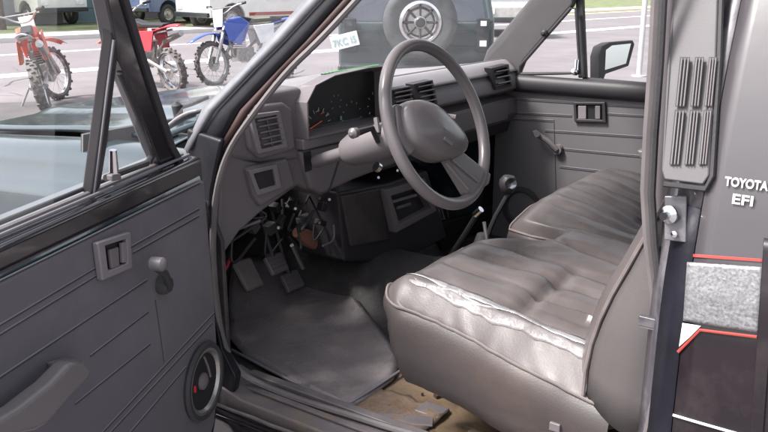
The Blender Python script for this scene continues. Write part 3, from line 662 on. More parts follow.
# ---- A pillar, hinge pillar, windscreen
ap_in = [oY(412,-60,.17), oY(357,0,.14), oY(320,40,.115), oY(288,70,.098), oY(256,110,.078), oY(228,150,.065), oY(216,190,.06), oY(212,240,.06), oY(216,300,.06), oY(223,345,.065), oY(238,372,.08), oY(262,385,.11), oZ(300,400,.622), oZ(350,415,.622), oZ(400,431,.622), oZ(450,443,.622), oZ(560,470,.622)]
MB().tube(chaikin(ap_in, 2), .0085, 8, flat=.8).build('door_seal', 'strip', T)
PYS = [-60, 0, 40, 70, 110, 150]; PD = [.175, .14, .115, .098, .075, .055]
def pillar(name, m, l, r, dy, th=.006):
    q = MB(); q.grid([[oY(lerp(a, b, k/3), y, d+dy-(.006 if k in (1,2) else 0)) for k in range(4)] for a, b, y, d in zip(l, r, PYS, PD)]); return q.build(name, m, T, solid=th, ang=80)
pillar('windscreen_moulding', 'moulding', [360,306,270,243,203,185], [376,321,284,253,215,190], -.006)
pillar('front_pillar', 'hinge_black', [374,320,283,252,214,189], [397,342,306,277,239,217], .004)
pillar('pillar_flange', 'flange_brown', [396,341,305,276,238,216], [408,352,315,284,250,224], .012)
q = MB(); q.prism([oY(x, y, .05) for x, y in [(186,128), (222,140), (212,190), (208,240), (214,310), (222,350), (236,378), (226,440), (190,440), (187,200)]], (-.01,.03,0)); q.build('hinge_pillar', 'hinge_black', T, bevel=.008, seg=3)
for py in (215, 330):
    c = oY(203, py, .03); q = MB(); q.lathe([(.012,-.03), (.012,.03)], c, (0,0,1), 10).box(c+V((-.02,.02,0)), (.04,.01,.05)); q.build('door_hinge', 'black_paint', T)
WS0 = V((-.30,0,1.175)); WS1 = V((.36,0,1.60))
q = MB(); q.add([V((-.06,.07,1.15)), V((-.21,.8,1.205)), V((-.06,1.53,1.15)), V((.38,1.40,1.64)), V((.30,.8,1.65)), V((.38,.20,1.64))], [(0,1,4,5), (1,2,3,4)]); q.build('windscreen', 'windshield', T)
q = MB(); q.tube([V((.39,.2,1.645)), V((.31,.8,1.655)), V((.39,1.4,1.645))], .03, 8); q.build('header_rail', 'plastic', T)
# wiper
w0 = oZ(178,112,1.155); q = MB(); q.lathe([(.014,-.01), (.014,.02), (.004,.03)], w0, (0,-.2,1), 12).tube([w0+V((0,0,.01)), oZ(192,104,1.175), oZ(208,97,1.19)], .006, 6); q.build('wiper', 'rubber', T)
# ---- bonnet, wings
def hb(y): return -.21+.15*((y-.8)/.73)**2
def hoodz(x, y):
    u = (y-.8)/.76; f = sstep(-.30,-1.12,x); z = 1.145-.055*f-.035*abs(u)**3
    z -= .035*sstep(-1.0,-1.10,x)**2
    z += .012*(sstep(.40,.46,y)-sstep(1.14,1.20,y))
    return z
rws = []
for i in range(41):
    rws.append([V((lerp(-1.12, hb(lerp(.20,1.40,j/40))-.07, i/40), lerp(.20,1.40,j/40), hoodz(lerp(-1.12, hb(lerp(.20,1.40,j/40))-.07, i/40), lerp(.20,1.40,j/40)))) for j in range(41)])
MB().grid(rws).build('bonnet', 'hood_paint', T, solid=.012, ang=60)
MB().grid([[V((hb(y)-.066+.066*k/4, y, hoodz(-.3, y)-.008+.012*k/4)) for k in range(5)] for y in [lerp(.1,1.5,i/50) for i in range(51)]]).build('cowl', 'hood_paint', T, solid=.006, ang=80)
q = MB()
for i in range(26): y = .25+i*.045; q.box((hb(y)-.033, y, hoodz(-.3, y)+.003), (.035, .012, .006))
q.build('cowl_vent', 'black', T)
for sgn, ys in ((1, 0), (-1, 1.6)):
    rws = []
    for i in range(41):
        x = lerp(-1.14, .09, i/40); f = sstep(-.1,-1.14,x); r_ = []
        arch = .62-.0; dd = abs(x+.62); az = .50 if dd > .44 else .46+sqrt(max(0,.44**2-dd**2))*.95
        zt = 1.13-.06*f-.03*sstep(-1.0,-1.14,x)**2
        prof = [(.195, zt-.010), (.14, zt), (.09, zt-.006), (.055, zt-.022), (.040, zt-.048), (.036, zt-.082), (.022, zt-.095), (.006, zt-.102), (-.004, zt-.125), (.0, max(az, .95)), (.0, max(az, .80)), (-.012, max(az, .72)), (-.012, az), (.03, az-.01)]
        for y_, z_ in prof: r_.append(V((x, ys+sgn*y_, z_)))
        rws.append(r_)
    MB().grid(rws).build('front_wing', 'hood_paint', T, solid=.004, ang=50)
    wheel(T, (-.62, ys+sgn*.10, .37), (0,-sgn,0), .37, .24, 'steel')
    wheel(T, (2.15, ys+sgn*.10, .37), (0,-sgn,0), .37, .24, 'steel')
    q = MB(); q.box((2.23, ys+sgn*.02, .85), (1.78,.04,.52)); q.build('bed_side', 'quarter_dark', T, bevel=.02)
q = MB(); q.box((-1.16,.8,.88), (.05,1.5,.30)); q.build('grille', 'black', T, bevel=.02)
q = MB(); q.box((-1.24,.8,.62), (.12,1.6,.16)); q.build('bumper', 'chrome', T, bevel=.03)
for y_ in (.25, 1.35): q = MB(); q.box((-1.185,y_,.90), (.03,.22,.15)); q.build('headlight', 'lamp_white', T, bevel=.01)
q = MB(); q.box((2.23,.8,.72), (1.78,1.5,.04)).box((1.34,.8,.92), (.03,1.5,.36)); q.build('bed_floor', 'quarter_dark', T)
q = MB(); q.box((3.12,.8,.85), (.04,1.5,.5)); q.build('tailgate', 'quarter_dark', T, bevel=.01)
q = MB(); q.box((.9,.5,.42), (3.6,.08,.14)).box((.9,1.1,.42), (3.6,.08,.14)); q.build('chassis_rails', 'black', T)

# ---- dashboard
DX = .12
dash = MB()
dash.extrude_y([(-.02,1.05), (-.02,1.225), (.07,1.224), (.115,1.205), (.133,1.180), (.138,1.145), (.115,1.132), (.075,1.128), (.09,1.118), (.128,1.112), (.135,1.06), (.115,1.03), (-.02,1.01)], .73, 1.51)
dash = dash.build('dashboard', 'plastic', T, bevel=.008, seg=3)
def xb(y): return -.21+.15*((y-.8)/.73)**2
def dtop(y, t):
    if t < 0: return V((lerp(.078, .128, -t), y, 1.236-.034*(-t)**1.7))
    x = lerp(.078, xb(y)+.012, t); return V((x, y, lerp(1.236, 1.168+.060*(1-((y-.8)/.73)**2), t**1.6)))
q = MB(); q.grid([[dtop(lerp(.08,1.52,i/60), j/12) for j in range(13)] for i in range(61)]); q.grid([[dtop(lerp(.745,1.50,i/30), -j/8)+V((0,0,.001)) for j in range(9)] for i in range(31)]); q.build('dash_top', 'dash_vinyl_glare', dash, solid=.006, ang=60)
MB().tube([dtop(lerp(.74,1.5,i/20), .0)+V((-.01,0,.002)) for i in range(21)], .004, 6).build('dash_seam', 'plastic', dash)
for y0_, y1_ in ((.80,1.02), (1.12,1.38)):
    q = MB()
    for k in range(14): q.box(dtop(lerp(y0_,y1_,k/13), .86)+V((0,0,.004)), (.022,.007,.003))
    q.build('defroster_slots', 'black', dash)
def face(name, m, pts, x, dx, bevel=.004, parent=dash, seg=2): return MB().prism([oX(px, py, x) for px, py in pts], (dx,0,0)).build(name, m, parent, bevel=bevel, seg=seg)
# left pod: upper with the side vent, lower with the square pocket
face('dash_end_pod', 'plastic', [(222,130), (236,104), (262,93), (300,87), (308,92), (304,140), (300,160), (262,163), (222,158)], .10, -.10, .014, seg=3)
face('vent_housing', 'plastic', [(244,112), (252,106), (284,102), (293,108), (297,150), (262,160), (250,150)], .112, -.08, .010, seg=3)
face('lower_pod', 'plastic', [(222,150), (246,160), (262,163), (300,157), (300,150), (330,140), (330,192), (322,196), (298,186), (262,212), (240,232), (222,258), (217,262)], .095, -.12, .016, seg=3)
face('pocket_housing', 'plastic', [(247,168), (288,158), (296,186), (262,207), (254,196)], .110, -.06, .008, seg=3)
# pocket
o = [(249,171), (277,164), (282,188), (258,196)]; i_ = [(254,174), (274,169), (277,185), (260,190)]
q = MB(); q.frame([oX(*a,.118) for a in o], [oX(*a,.118) for a in i_], (-.012,0,0)); pk = q.build('pocket_frame', 'plastic_pad', dash, bevel=.002)
face('pocket_recess', 'plastic_dark', i_, .1115, -.002, 0, pk)
def vent(o, i_, n, x=.122, hm='plastic_dark', sm='strip', vert=0):
    q = MB(); q.frame([oX(*a,x) for a in o], [oX(*a,x) for a in i_], (-.03,0,0)); F = q.build('air_vent', hm, dash, bevel=.002)
    face('vent_recess', 'black', i_, x-.022, -.004, 0, F); s_ = MB()
    P = [oX(*a, x-.006) for a in i_]
    for k in range(n):
        t = (k+.5)/n; a = P[0].lerp(P[3], t); b = P[1].lerp(P[2], t); s_.box((a+b)/2, (.016, (b-a).length, .0035), Matrix.Rotation(-.5, 3, 'Y'))
    for k in range(vert):
        t = (k+1)/(vert+1); a = P[0].lerp(P[1], t); b = P[3].lerp(P[2], t); s_.tube([a, b], .0025, 5)
    s_.build('slats', sm, F)
vent([(250,115), (280,111), (288,147), (259,154)], [(255,119), (277,115), (283,144), (262,149)], 5, .122, 'plastic_pad', 'copper' if False else 'strip', 1)
vent([(391,90), (411,86), (413,104), (393,107)], [(393,92), (410,88), (411,102), (395,105)], 3, .148)
vent([(414,84), (433,80), (438,104), (419,108)], [(416,86), (431,82), (435,102), (421,106)], 4, .148)
vent([(492,68), (509,64), (512,86), (496,90)], [(494,70), (507,67), (510,84), (497,88)], 3, .146)
# instrument binnacle: hood as a shell around the cluster
def bin_sec(x, gz=0): return [V((x,.372,1.135)), V((x,.372,1.225+gz)), V((x,.405,1.262+gz)), V((x,.48,1.279+gz)), V((x,.62,1.286+gz)), V((x,.70,1.284+gz)), V((x,.722,1.275+gz)), V((x,.728,1.13))]
def inset(P, k): c = sum(P, V((0,0,0)))/len(P); return [V((p.x, c.y+(p.y-c.y)*(1-k*.8), c.z+(p.z-c.z)*(1-k*1.6))) for p in P]
A = bin_sec(.135); B = inset(A, .04); C2 = inset(A, .075)
C2 = [V((.085, p.y, p.z)) for p in C2]; q = MB()
n = len(A); bk = [V((-.05, p.y, min(p.z, 1.22))) for p in A]
q.add(bk+A+B+C2, [(k+r*n, (k+1) % n+r*n, (k+1) % n+(r+1)*n, k+(r+1)*n) for r in range(3) for k in range(n)])
bh = q.build('instrument_hood', 'plastic', dash, ang=50, bevel=.004)
q = MB(); q.add(C2, [tuple(range(n))]); cl = q.build('instrument_cluster', 'lens', dash, smooth=False)
q = MB(); q.add([V((.0862, p.y, p.z)) for p in inset(C2,.04)], [tuple(range(n))]); q.build('instrument_face', 'black', cl, smooth=False)
cx = .089
def gauge(cy, cz, r, m, parent, a0=-40, a1=220, n=11, l=.2):
    t = MB()
    for k in range(n):
        a = radians(lerp(a0, a1, k/(n-1))); d = V((0, cos(a), sin(a))); t.tube([V((cx,cy,cz))+d*r, V((cx,cy,cz))+d*r*(1-l)], .0011, 4)
    return t.build('gauge_marks', m, parent)
gc = oX(318,128,cx)
gauge(gc.y+.004, gc.z+.004, .047, 'gauge_white', cl, n=11, l=.22); gauge(gc.y+.14, gc.z+.01, .042, 'gauge_green', cl, n=9, l=.12)
q = MB(); q.tube([oX(310,129,cx+.004), oX(322,121,cx+.004)], .0016, 4); q.build('needle', 'gauge_red', cl)
for a in ([(313,136), (326,132)], [(312,140), (328,137)]): MB().tube([oX(*a[0],cx), oX(*a[1],cx)], .002, 4).build('gauge_marks', 'gauge_green', cl)
gauge(gc.y+.245, gc.z+.03, .036, 'gauge_white', cl, n=8, l=.18); gauge(gc.y+.075, gc.z+.055, .022, 'gauge_green', cl, n=6, l=.2)
for k_ in range(3): MB().tube([oX(316+k_*5,112+k_*2,cx), oX(319+k_*5,110+k_*2,cx)], .0014, 4).build('gauge_marks', 'gauge_red' if k_ == 1 else 'gauge_white', cl)
MB().box(oX(341,118,cx), (.002,.006,.010)).build('warning_lamp', 'gauge_green', cl)
# strip under the cluster, knee panel
face('cluster_shelf', 'plastic', [(303,140), (345,131), (390,122), (392,132), (346,141), (304,151)], .128, -.06, .005)
face('knee_panel', 'plastic', [(300,151), (346,141), (392,131), (420,126), (420,152), (392,166), (355,180), (322,195), (312,190)], .112, -.05, .010)
face('switch_slot', 'black', [(304,153), (311,151), (312,170), (306,172)], .1135, -.003, 0)
face('seam', 'groove_dark', [(344,142), (346,142), (330,192), (328,192)], .1128, -.001, 0)
# glove box lid and shelf on the passenger side
q = MB(); q.prism([V((.136,1.03,1.108)), V((.136,1.42,1.108)), V((.134,1.42,1.046)), V((.134,1.03,1.046))], (.004,0,0)); gb = q.build('glove_box', 'plastic', dash, bevel=.003)
MB().lathe([(.008,0), (.008,.006)], V((.139,1.22,1.09)), (1,0,0), 12).build('lock', 'chrome', gb)
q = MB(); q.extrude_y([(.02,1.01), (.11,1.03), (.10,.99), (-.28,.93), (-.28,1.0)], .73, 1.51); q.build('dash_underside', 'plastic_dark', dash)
# heater controls right of column
q = MB(); q.box((.137,.86,1.085), (.006,.18,.035)); hc = q.build('heater_panel', 'black', dash, bevel=.002)
for y_ in (.80,.86,.93): MB().box((.145,y_,1.085), (.012,.006,.014)).build('slider', 'chrome', hc)

# ---- centre stack with the gutted radio
face('centre_stack', 'plastic_dark', [(338,192), (388,183), (428,170), (448,238), (400,262), (372,262), (345,262)], .06, -.22, .010)
face('blank_panel', 'floor_vinyl', [(342,196), (380,188), (391,240), (352,247)], .068, -.02, .006)
o = [(386,190), (425,178), (437,211), (396,233)]; i_ = [(391,196), (420,187), (431,208), (400,225)]
q = MB(); q.frame([oX(*a,.085) for a in o], [oX(*a,.085) for a in i_], (-.04,0,0)); rf = q.build('radio_bezel', 'plastic', T, bevel=.003)
face('radio_slot', 'black', i_, .058, -.004, 0, rf)
for (a, b, m_) in (((392,202), (416,195), 'plastic_pad'), ((397,208), (410,204), 'strip')):
    q = MB(); q.tube([oX(*a,.07), oX(*b,.07)], .005, 6); q.build('radio_bracket', m_, rf)
# loose bits, wires and brackets under the dash
rr = random.Random(4)
for k in range(15):
    px = rr.uniform(225,340); py = rr.uniform(205,245)-(px-225)*.12; x = rr.uniform(-.12,.06)
    a = oX(px, py, x); b = a+V((rr.uniform(-.06,.06), rr.uniform(-.10,.10), rr.uniform(-.05,.03))); c = a+V((rr.uniform(-.05,.05), rr.uniform(-.06,.06), rr.uniform(-.09,-.02)))
    MB().tube(chaikin([a, c, b], 2), rr.uniform(.002,.0045), 6).build('loose_wire', rr.choice(['black','rubber','plastic_dark','plastic','plastic_dark']), T)
for k in range(16):
    px = rr.uniform(240,345); py = rr.uniform(198,235)-(px-240)*.15
    MB().box(oX(px, py, rr.uniform(-.05,.06)), (rr.uniform(.008,.03), rr.uniform(.01,.04), rr.uniform(.008,.03)), Matrix.Rotation(rr.random()*3, 3, 'X')).build('bracket', rr.choice(['plastic_dark','black','rubber']), T, bevel=.002)
for px, py in ((294,209), (328,200), (277,228), (396,171), (377,178), (318,223)): MB().lathe([(.004,0), (.004,.01)], oX(px, py, .07), (1,-.5,.4), 8).build('bolt', 'chrome', T)
MB().tube(chaikin([oX(214,262,.0), oX(219,270,.02), oX(226,270,.0), oX(230,258,-.02)],2), .004, 6).build('loose_wire', 'wire_red', T)
q = MB(); q.tube([oX(297,232,-.05), oX(307,238,-.05), oX(322,247,-.06)], [.016,.024,.018], 10); q.build('column_joint', 'copper', T)
# pedals
def pedal(name, px, py, x, w, h, m='rubber', arm=None):
    c = oX(px, py, x); R3 = Matrix.Rotation(radians(-35), 3, 'Y'); q = MB(); q.box(c, (.014, w, h), R3)
    P = q.build(name, m, T, bevel=.004); r_ = MB()
    for k in range(4): r_.box(c+R3 @ V((.009,0,(k-1.5)*h/4.6)), (.004, w*.85, h*.08), R3)
    r_.build('tread', 'plastic', P)
    q = MB(); q.tube(chaikin([c+V((-.01,0,h*.3)), c+V((-.05,0.01,.09)), c+V((-.10,.02,.24))], 1), .008, 6); q.build('arm', 'plastic_dark', P)
pedal('clutch_pedal', 276, 264, -.10, .065, .055, 'plastic'); pedal('brake_pedal', 292, 281, -.12, .07, .055, 'plastic'); pedal('accelerator_pedal', 322, 272, -.16, .045, .10, 'rubber')
q = MB(); q.tube([oX(292,245,-.05), oX(303,268,-.06)], .007, 6); q.build('pedal_rod', 'steel', T)
MB().box(oX(248,275,-.12), (.02,.07,.09), Matrix.Rotation(radians(-35), 3, 'Y')).build('foot_rest', 'sill_gray', T, bevel=.01)
# gear and transfer levers
k0 = oY(508,184,.86); base = V((k0.x-.05,.82,.72)); q = MB(); q.tube(chaikin([base, base+V((.01,.01,.12)), k0+V((0,0,-.03))],2), .007, 8); gl = q.build('gear_lever', 'black', T)
MB().lathe([(.004,-.03), (.016,-.022), (.024,-.004), (.024,.010), (.016,.022), (.002,.026)], k0, (.1,0,1), 16).build('knob', 'plastic_dark', gl); MB().lathe([(.016,.0), (.015,.005), (.001,.007)], k0+V((.016,-.016,.006)), (.6,-.6,.5), 14).build('knob_cap', 'chrome', gl)
MB().lathe([(.09,0), (.085,.02), (.06,.05), (.05,.06), (.035,.10), (.03,.11), (.016,.15)], base+V((0,0,-.04)), (0,0,1), 20).build('boot', 'rubber', gl)
k1 = oY(479,211,.72); b1_ = oY(466,232,.74); q = MB(); q.tube([k1, b1_, b1_+V((-.08,.02,-.12))], .007, 8); tl_ = q.build('transfer_lever', 'black', T)
MB().tube([k1+V((-.012,0,-.012)), k1+V((.006,0,.006))], .009, 10).build('knob', 'chrome', tl_)
MB().tube([oY(484,222,.72), oY(487,240,.72)], .005, 8).build('handbrake_rod', 'steel', T)
MB().lathe([(.08,0), (.06,.04), (.03,.08)], b1_+V((-.08,.02,-.18)), (0,0,1), 16).build('boot', 'rubber', tl_)
face('handbrake_bracket', 'black', [(430,225), (470,215), (510,205), (515,250), (450,262)], .0, -.02, .004, T)

# ---- steering wheel and column
WC = V((.475,.407,1.202)); TI = radians(21.8); wn_ = V((cos(TI),0,sin(TI))); wa = V((0,1,0)); wb_ = wn_.cross(wa)   # wb_: up along the wheel
if wb_.z < 0: wb_ = -wb_
def wp(u, v, h=0): return WC+wa*u+wb_*v+wn_*h
q = MB(); q.tube([wp(.178*cos(t), .178*sin(t)) for t in [2*pi*i/72 for i in range(72)]], .0135, 14, True); sw = q.build('steering_wheel', 'wheel_plastic', T, ang=80)
def cut(px, py, h=0): return on(px, py, WC+wn_*h, wn_)
# left spoke, right spoke, pad
q = MB(); q.prism([cut(x, y, -.012) for x, y in [(388,106), (408,110), (416,146), (404,158), (391,142)]], wn_*.022); q.build('spoke', 'wheel_plastic', sw, bevel=.008, seg=3)
q = MB(); q.prism([cut(x, y, -.012) for x, y in [(438,160), (456,154), (484,176), (482,186), (466,198), (460,196)]], wn_*.022); sp2 = q.build('spoke', 'wheel_plastic', sw, bevel=.006, seg=3)
for a, b in (((452,160), (478,182)), ((446,163), (468,190))): MB().tube([cut(*a,.012), cut(*b,.012)], .0025, 6).build('spoke_rib', 'plastic_pad', sp2)
# pad as a stack of shrinking outlines
pad = [(397,104), (412,101), (428,107), (446,124), (459,140), (461,152), (452,160), (434,163), (416,154), (404,143), (398,124)]
pts = chaikin([cut(*a, 0) for a in pad], 2, True); c = sum(pts, V((0,0,0)))/len(pts); rws = []
for k, h in ((.98,-.015), (1.0,0), (1.0,.012), (.97,.022), (.90,.030), (.70,.036), (.4,.040), (.02,.042)): rws.append([c+(p-c)*k+wn_*h for p in pts])
q = MB(); q.grid(rws, True); hp = q.build('horn_pad', 'wheel_plastic', sw, ang=60)
MB().prism([cut(x, y, .040) for x, y in [(444,137), (452,143), (451,146), (443,140)]], wn_*.003).build('horn_emblem', 'louvre_light', hp, bevel=.0005)
q = MB(); q.lathe([(.045,-.10), (.048,-.03), (.04,-.005), (.02,.0)], WC, wn_, 20); q.build('hub', 'plastic_dark', sw)
q = MB(); cd_ = V((-cos(radians(20)),0,-sin(radians(20))))
q.lathe([(.032,.05), (.040,.08), (.042,.16), (.039,.245), (.032,.265), (.016,.272), (.016,.37)], WC+V((0,0,.0)), cd_, 20); col = q.build('column_shroud', 'plastic', T)
MB().tube(chaikin([WC+cd_*.14+V((0,-.03,.0)), WC+cd_*.13+V((0,-.13,.01)), oY(356,133,.20)+V((0,0,0))], 1)if False else [WC+cd_*.14+V((0,-.04,0)), oX(372,128,.34), oX(356,133,.33)], [.006,.007,.009], 8).build('turn_signal_stalk', 'plastic_dark', col)
MB().lathe([(.002,-.014), (.011,-.008), (.012,.006), (.004,.012)], oX(354,133,.33), (0,-1,0), 14).build('stalk_knob', 'strip', col)
MB().tube([WC+cd_*.14+V((0,-.04,.02)), oX(376,118,.33)], .006, 8).build('wiper_stalk', 'strip', col)
MB().tube([WC+cd_*.12+V((0,.05,.0)), oX(448,116,.34), oX(456,117,.36)], .006, 8).build('wiper_stalk', 'strip', col)
MB().lathe([(.012,0), (.012,.01)], WC+cd_*.2+V((.0,.03,-.055)), (.2,.6,-.4), 12).build('ignition', 'chrome', col)

# ---- bench seat
Y0, Y1, XB = .115, 1.42, 1.0
def front(y):
    f = .497
    n = sstep(.50,.60,y)-sstep(.705,.735,y)
    f += .15*n
    for d_ in (y-Y0, Y1-y):
        if d_ < .07: f += .07-sqrt(max(0, .07**2-(.07-d_)**2))
        if d_ < .25: f += .02*(1-d_/.25)**2
    return f
NV, NU = 120, 60
def top(u, y):
    x = lerp(front(y), XB, u); base = .935-.045*u-.022*sstep(.2,.9,u)*(y < .3)
    e = min(1, u/.12)
    l = min(1, (y-Y0)/.075); r_ = min(1, (Y1-y)/.06)
    base -= max(.040*(1-e)**1.8, (.038+.014*u)*(1-l)**1.7, .03*(1-r_)**2)
    nd = abs(y-.72); base -= .012*math.exp(-(nd/.02)**2)*(1-sstep(.18,.3,u))
    base += .028*math.exp(-((u-.16)/.30)**2)*sstep(.73,.86,y)*(1-sstep(1.25,1.42,y))-.022*math.exp(-((u-.62)/.2)**2)*sstep(.8,.95,y)
    # side bolster ridge and pleats running fore and aft
    base += .014*math.exp(-((y-.175-.02*u)/.028)**2)
    for yy in (.240,.325,.410,.495,.600,.745,.83,.915,1.0,1.085,1.17,1.255,1.33):
        wv_ = yy+.006*sin(x*14+yy*9)
        base -= .0155*math.exp(-((y-wv_)/.013)**2)*sstep(.05,.2,u)
    # cross creases where a sitter sinks in
    for cy, w in ((.36,.13), (1.10,.15)):
        base -= .014*math.exp(-((x-.77-.04*(y-cy))/.014)**2)*math.exp(-((y-cy)/w)**4)
        base -= .012*math.exp(-((x-.82)/.13)**2-((y-cy)/.2)**2)
        base += .009*math.exp(-((x-.73)/.04)**2-((y-cy)/.16)**2)
    base += .0035*noise.noise(V((x*14, y*14, 0)))+.0016*noise.noise(V((x*45, y*45, 3)))
    # wrinkles
    base += .003*sin(x*60+y*25+3*noise.noise(V((x*8,y*8,1))))*sstep(.35,.7,u)*max(0, noise.noise(V((x*5,y*5,9)))+.3)
    return V((x, y, base))
ysmp = [Y0+d for d in (0,.0008,.0025,.005,.008)]+[lerp(Y0+.012, Y1-.012, j/(NV-10)) for j in range(NV-9)]+[Y1-d for d in (.008,.005,.0025,.0008,0)]
rws = [[top(i/NU, y) for y in ysmp] for i in range(NU+1)]
seat = empty('bench_seat', (.75,.77,.6)); seat.parent = T; seat.location = V((.75,.77,.6))-WL[T]
q = MB(); q.grid(rws); sc = q.build('cushion', 'seat_vinyl', seat, ang=80)
# skirt from the piping line down and under
loop = [rws[i][0] for i in range(NU, 0, -2)]+[rws[0][j] for j in range(0, NV+1, 1)]+[rws[i][NV] for i in range(2, NU+1, 2)]
def outn(k):
    a = loop[max(k-1,0)]; b = loop[min(k+1, len(loop)-1)]; t = b-a; nn = V((-t.y, t.x, 0)) if False else V((t.y, -t.x, 0)); nn.normalize(); return nn
nn0 = outn(3); sgn_ = 1 if nn0.y < 0 else -1
NN = [outn(k)*sgn_ for k in range(len(loop))]
for _ in range(3): NN = [(NN[max(k-1,0)]+NN[k]*2+NN[min(k+1, len(NN)-1)]).normalized() for k in range(len(NN))]
lvl = [(0,0), (.007,-.008), (.015,-.025), (.019,-.05), (.016,-.085), (.004,-.125), (-.020,-.165), (-.06,-.19)]
FD = [0,.006,.008,.002,-.016,-.045,-.085,-.13]
rs = []
for d, dz in lvl:
    r_ = []
    for k, p in enumerate(loop):
        s_ = (1+.1*sin(k*.5))*(1 if NN[k].x > -.5 else 1.0)
        b_ = .0035*noise.noise(V((p.x*12, p.y*12, dz*20)))
        z = p.z+dz*(1.0-.25*(NN[k].x < -.5))
        fw_ = sstep(.2,.8,-NN[k].x); dd = lerp(d, FD[lvl.index((d,dz))], fw_)
        r_.append(V((p.x+NN[k].x*(dd+b_), p.y+NN[k].y*(dd+b_), z)))
    rs.append(r_)
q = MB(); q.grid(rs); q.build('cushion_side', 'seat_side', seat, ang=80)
pp = [p+NN[k]*.003+V((0,0,.001)) for k, p in enumerate(loop)]
MB().tube(pp, .0030, 6).build('piping', 'piping', seat)
# worn silver tape along the bolster, sheen painted into its pale streaks
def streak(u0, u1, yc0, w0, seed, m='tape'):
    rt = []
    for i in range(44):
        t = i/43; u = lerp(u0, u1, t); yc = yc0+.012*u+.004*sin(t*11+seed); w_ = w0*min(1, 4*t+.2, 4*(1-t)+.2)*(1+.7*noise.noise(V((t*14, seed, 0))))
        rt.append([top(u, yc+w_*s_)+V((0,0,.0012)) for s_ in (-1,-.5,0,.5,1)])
    MB().grid(rt).build('tape_sheen', m, seat, solid=.0006, ang=80)
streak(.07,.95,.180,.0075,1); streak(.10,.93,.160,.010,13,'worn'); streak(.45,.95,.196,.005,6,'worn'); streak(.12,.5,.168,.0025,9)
# backrest
def sx_(z):
    d = max(0, z-.84); return .952+(1.15*d*d if d < .2 else .046+.42*(d-.2))
def bx_(z): return sx_(z)-.028
rws2 = []; NB = 40
ys = [lerp(.118,1.42,j/100) for j in range(101)]
def bpt(t, y):
    z = lerp(.80, 1.40, t); x = bx_(z)+.025*math.exp(-((t)/.05)**2)
    e = min(1, (y-.118)/.05); x += .03*(1-e)**2; e2 = min(1, (1.42-y)/.05); x += .03*(1-e2)**2; x += .05*sstep(.93,1,t)
    for yy in [.20+.075*k for k in range(16)]: x += .007*math.exp(-((y-yy)/.010)**2)*sstep(.05,.1,t)*(1-sstep(.85,.9,t))
    return V((x+.003*noise.noise(V((z*10, y*10, 4))), y, z))
rws2 = [[bpt(i/NB, y) for y in ys] for i in range(NB+1)]
q = MB(); q.grid(rws2); q.build('backrest', 'seat_vinyl', seat, ang=80)
# outer side of the backrest, facing the door
pf = [V((sx_(z), .118, z)) for z in [lerp(.825,1.40,i/12) for i in range(13)]]
rs = []
for i, p in enumerate(pf):
    t = i/12; r_ = []
    for k in range(9):
        s_ = k/8; x = p.x+s_*.13; y = .118-.030*sin(min(1, s_*1.3)*pi*.75)*(.6+.4*sin(t*3)); z = p.z-(.022*sin(s_*pi*.8) if i == 0 else 0)
        r_.append(V((x, y+.003*noise.noise(V((x*12, 0, z*12))), z-.03*(1-t)*s_)))
    rs.append(r_)
q = MB(); q.grid(rs); q.build('backrest_side', 'back_side', seat, ang=80, solid=.003)
MB().tube([p+V((-.004,-.003,0)) for p in pf], .0038, 6).build('piping', 'piping', seat)
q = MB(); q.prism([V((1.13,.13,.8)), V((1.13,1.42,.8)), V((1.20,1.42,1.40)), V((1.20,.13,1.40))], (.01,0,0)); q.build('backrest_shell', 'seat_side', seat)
q = MB(); q.box((.84,.28,.665), (.34,.025,.05)).box((.80,.6,.665), (.40,.025,.05)).box((.80,1.3,.665), (.40,.025,.05)).box((.80,.80,.715), (.36,1.0,.03)); q.build('seat_frame', 'plastic_dark', seat, bevel=.004)
q = MB(); q.box((.92,.165,.628), (.46,.02,.014)).box((.92,.195,.628), (.46,.02,.014)); q.build('seat_rail', 'rust', seat, bevel=.002)
q = MB(); q.tube([oY(552,428,.13), oY(590,422,.12), oY(612,418,.12)], .006, 8); q.build('adjuster_lever', 'steel', seat)
q = MB(); q.prism([oY(x, y, .125) for x, y in [(585,412), (610,395), (632,408), (640,425), (600,432)]], (0,.01,0)); q.build('recliner_plate', 'rust', seat, bevel=.003)
q = MB(); q.box(oY(556,426,.10), (.02,.015,.016)); q.build('hook', 'strip', seat, bevel=.002)
q = MB(); q.box(top(.83,.62)+V((0,0,.01)), (.018,.03,.01)); bk_ = q.build('belt_buckle', 'chrome', T, bevel=.002)

# ---- driver's door
DC = dw(.45, .85, -.06); drv = empty('driver_door', (0,0,0)); bpy.data.objects.remove(drv)
q = MB(); q.prism([dw(s_, z, -.015) for s_, z in [(-.03,1.165), (1.0,1.165), (1.0,.50), (.02,.50), (-.03,.60)]], DN*-.11); door = q.build('driver_door', 'black_paint', T, bevel=.01)
def dprism(name, m, pts, n, th, bevel=.004, parent=None, seg=2, smooth=True): return MB().prism([oD(x, y, n) for x, y in pts], DN*th).build(name, m, parent or door, bevel=bevel, seg=seg, smooth=smooth)
q = MB(); q.prism([dw(s_, z, 0) for s_, z in [(0.0,1.122), (1.0,1.122), (1.0,.53), (.10,.53), (.02,.60), (-.012,.70), (-.012,.85)]], DN*-.014); tp = q.build('trim_panel', 'door_trim', door, bevel=.004)
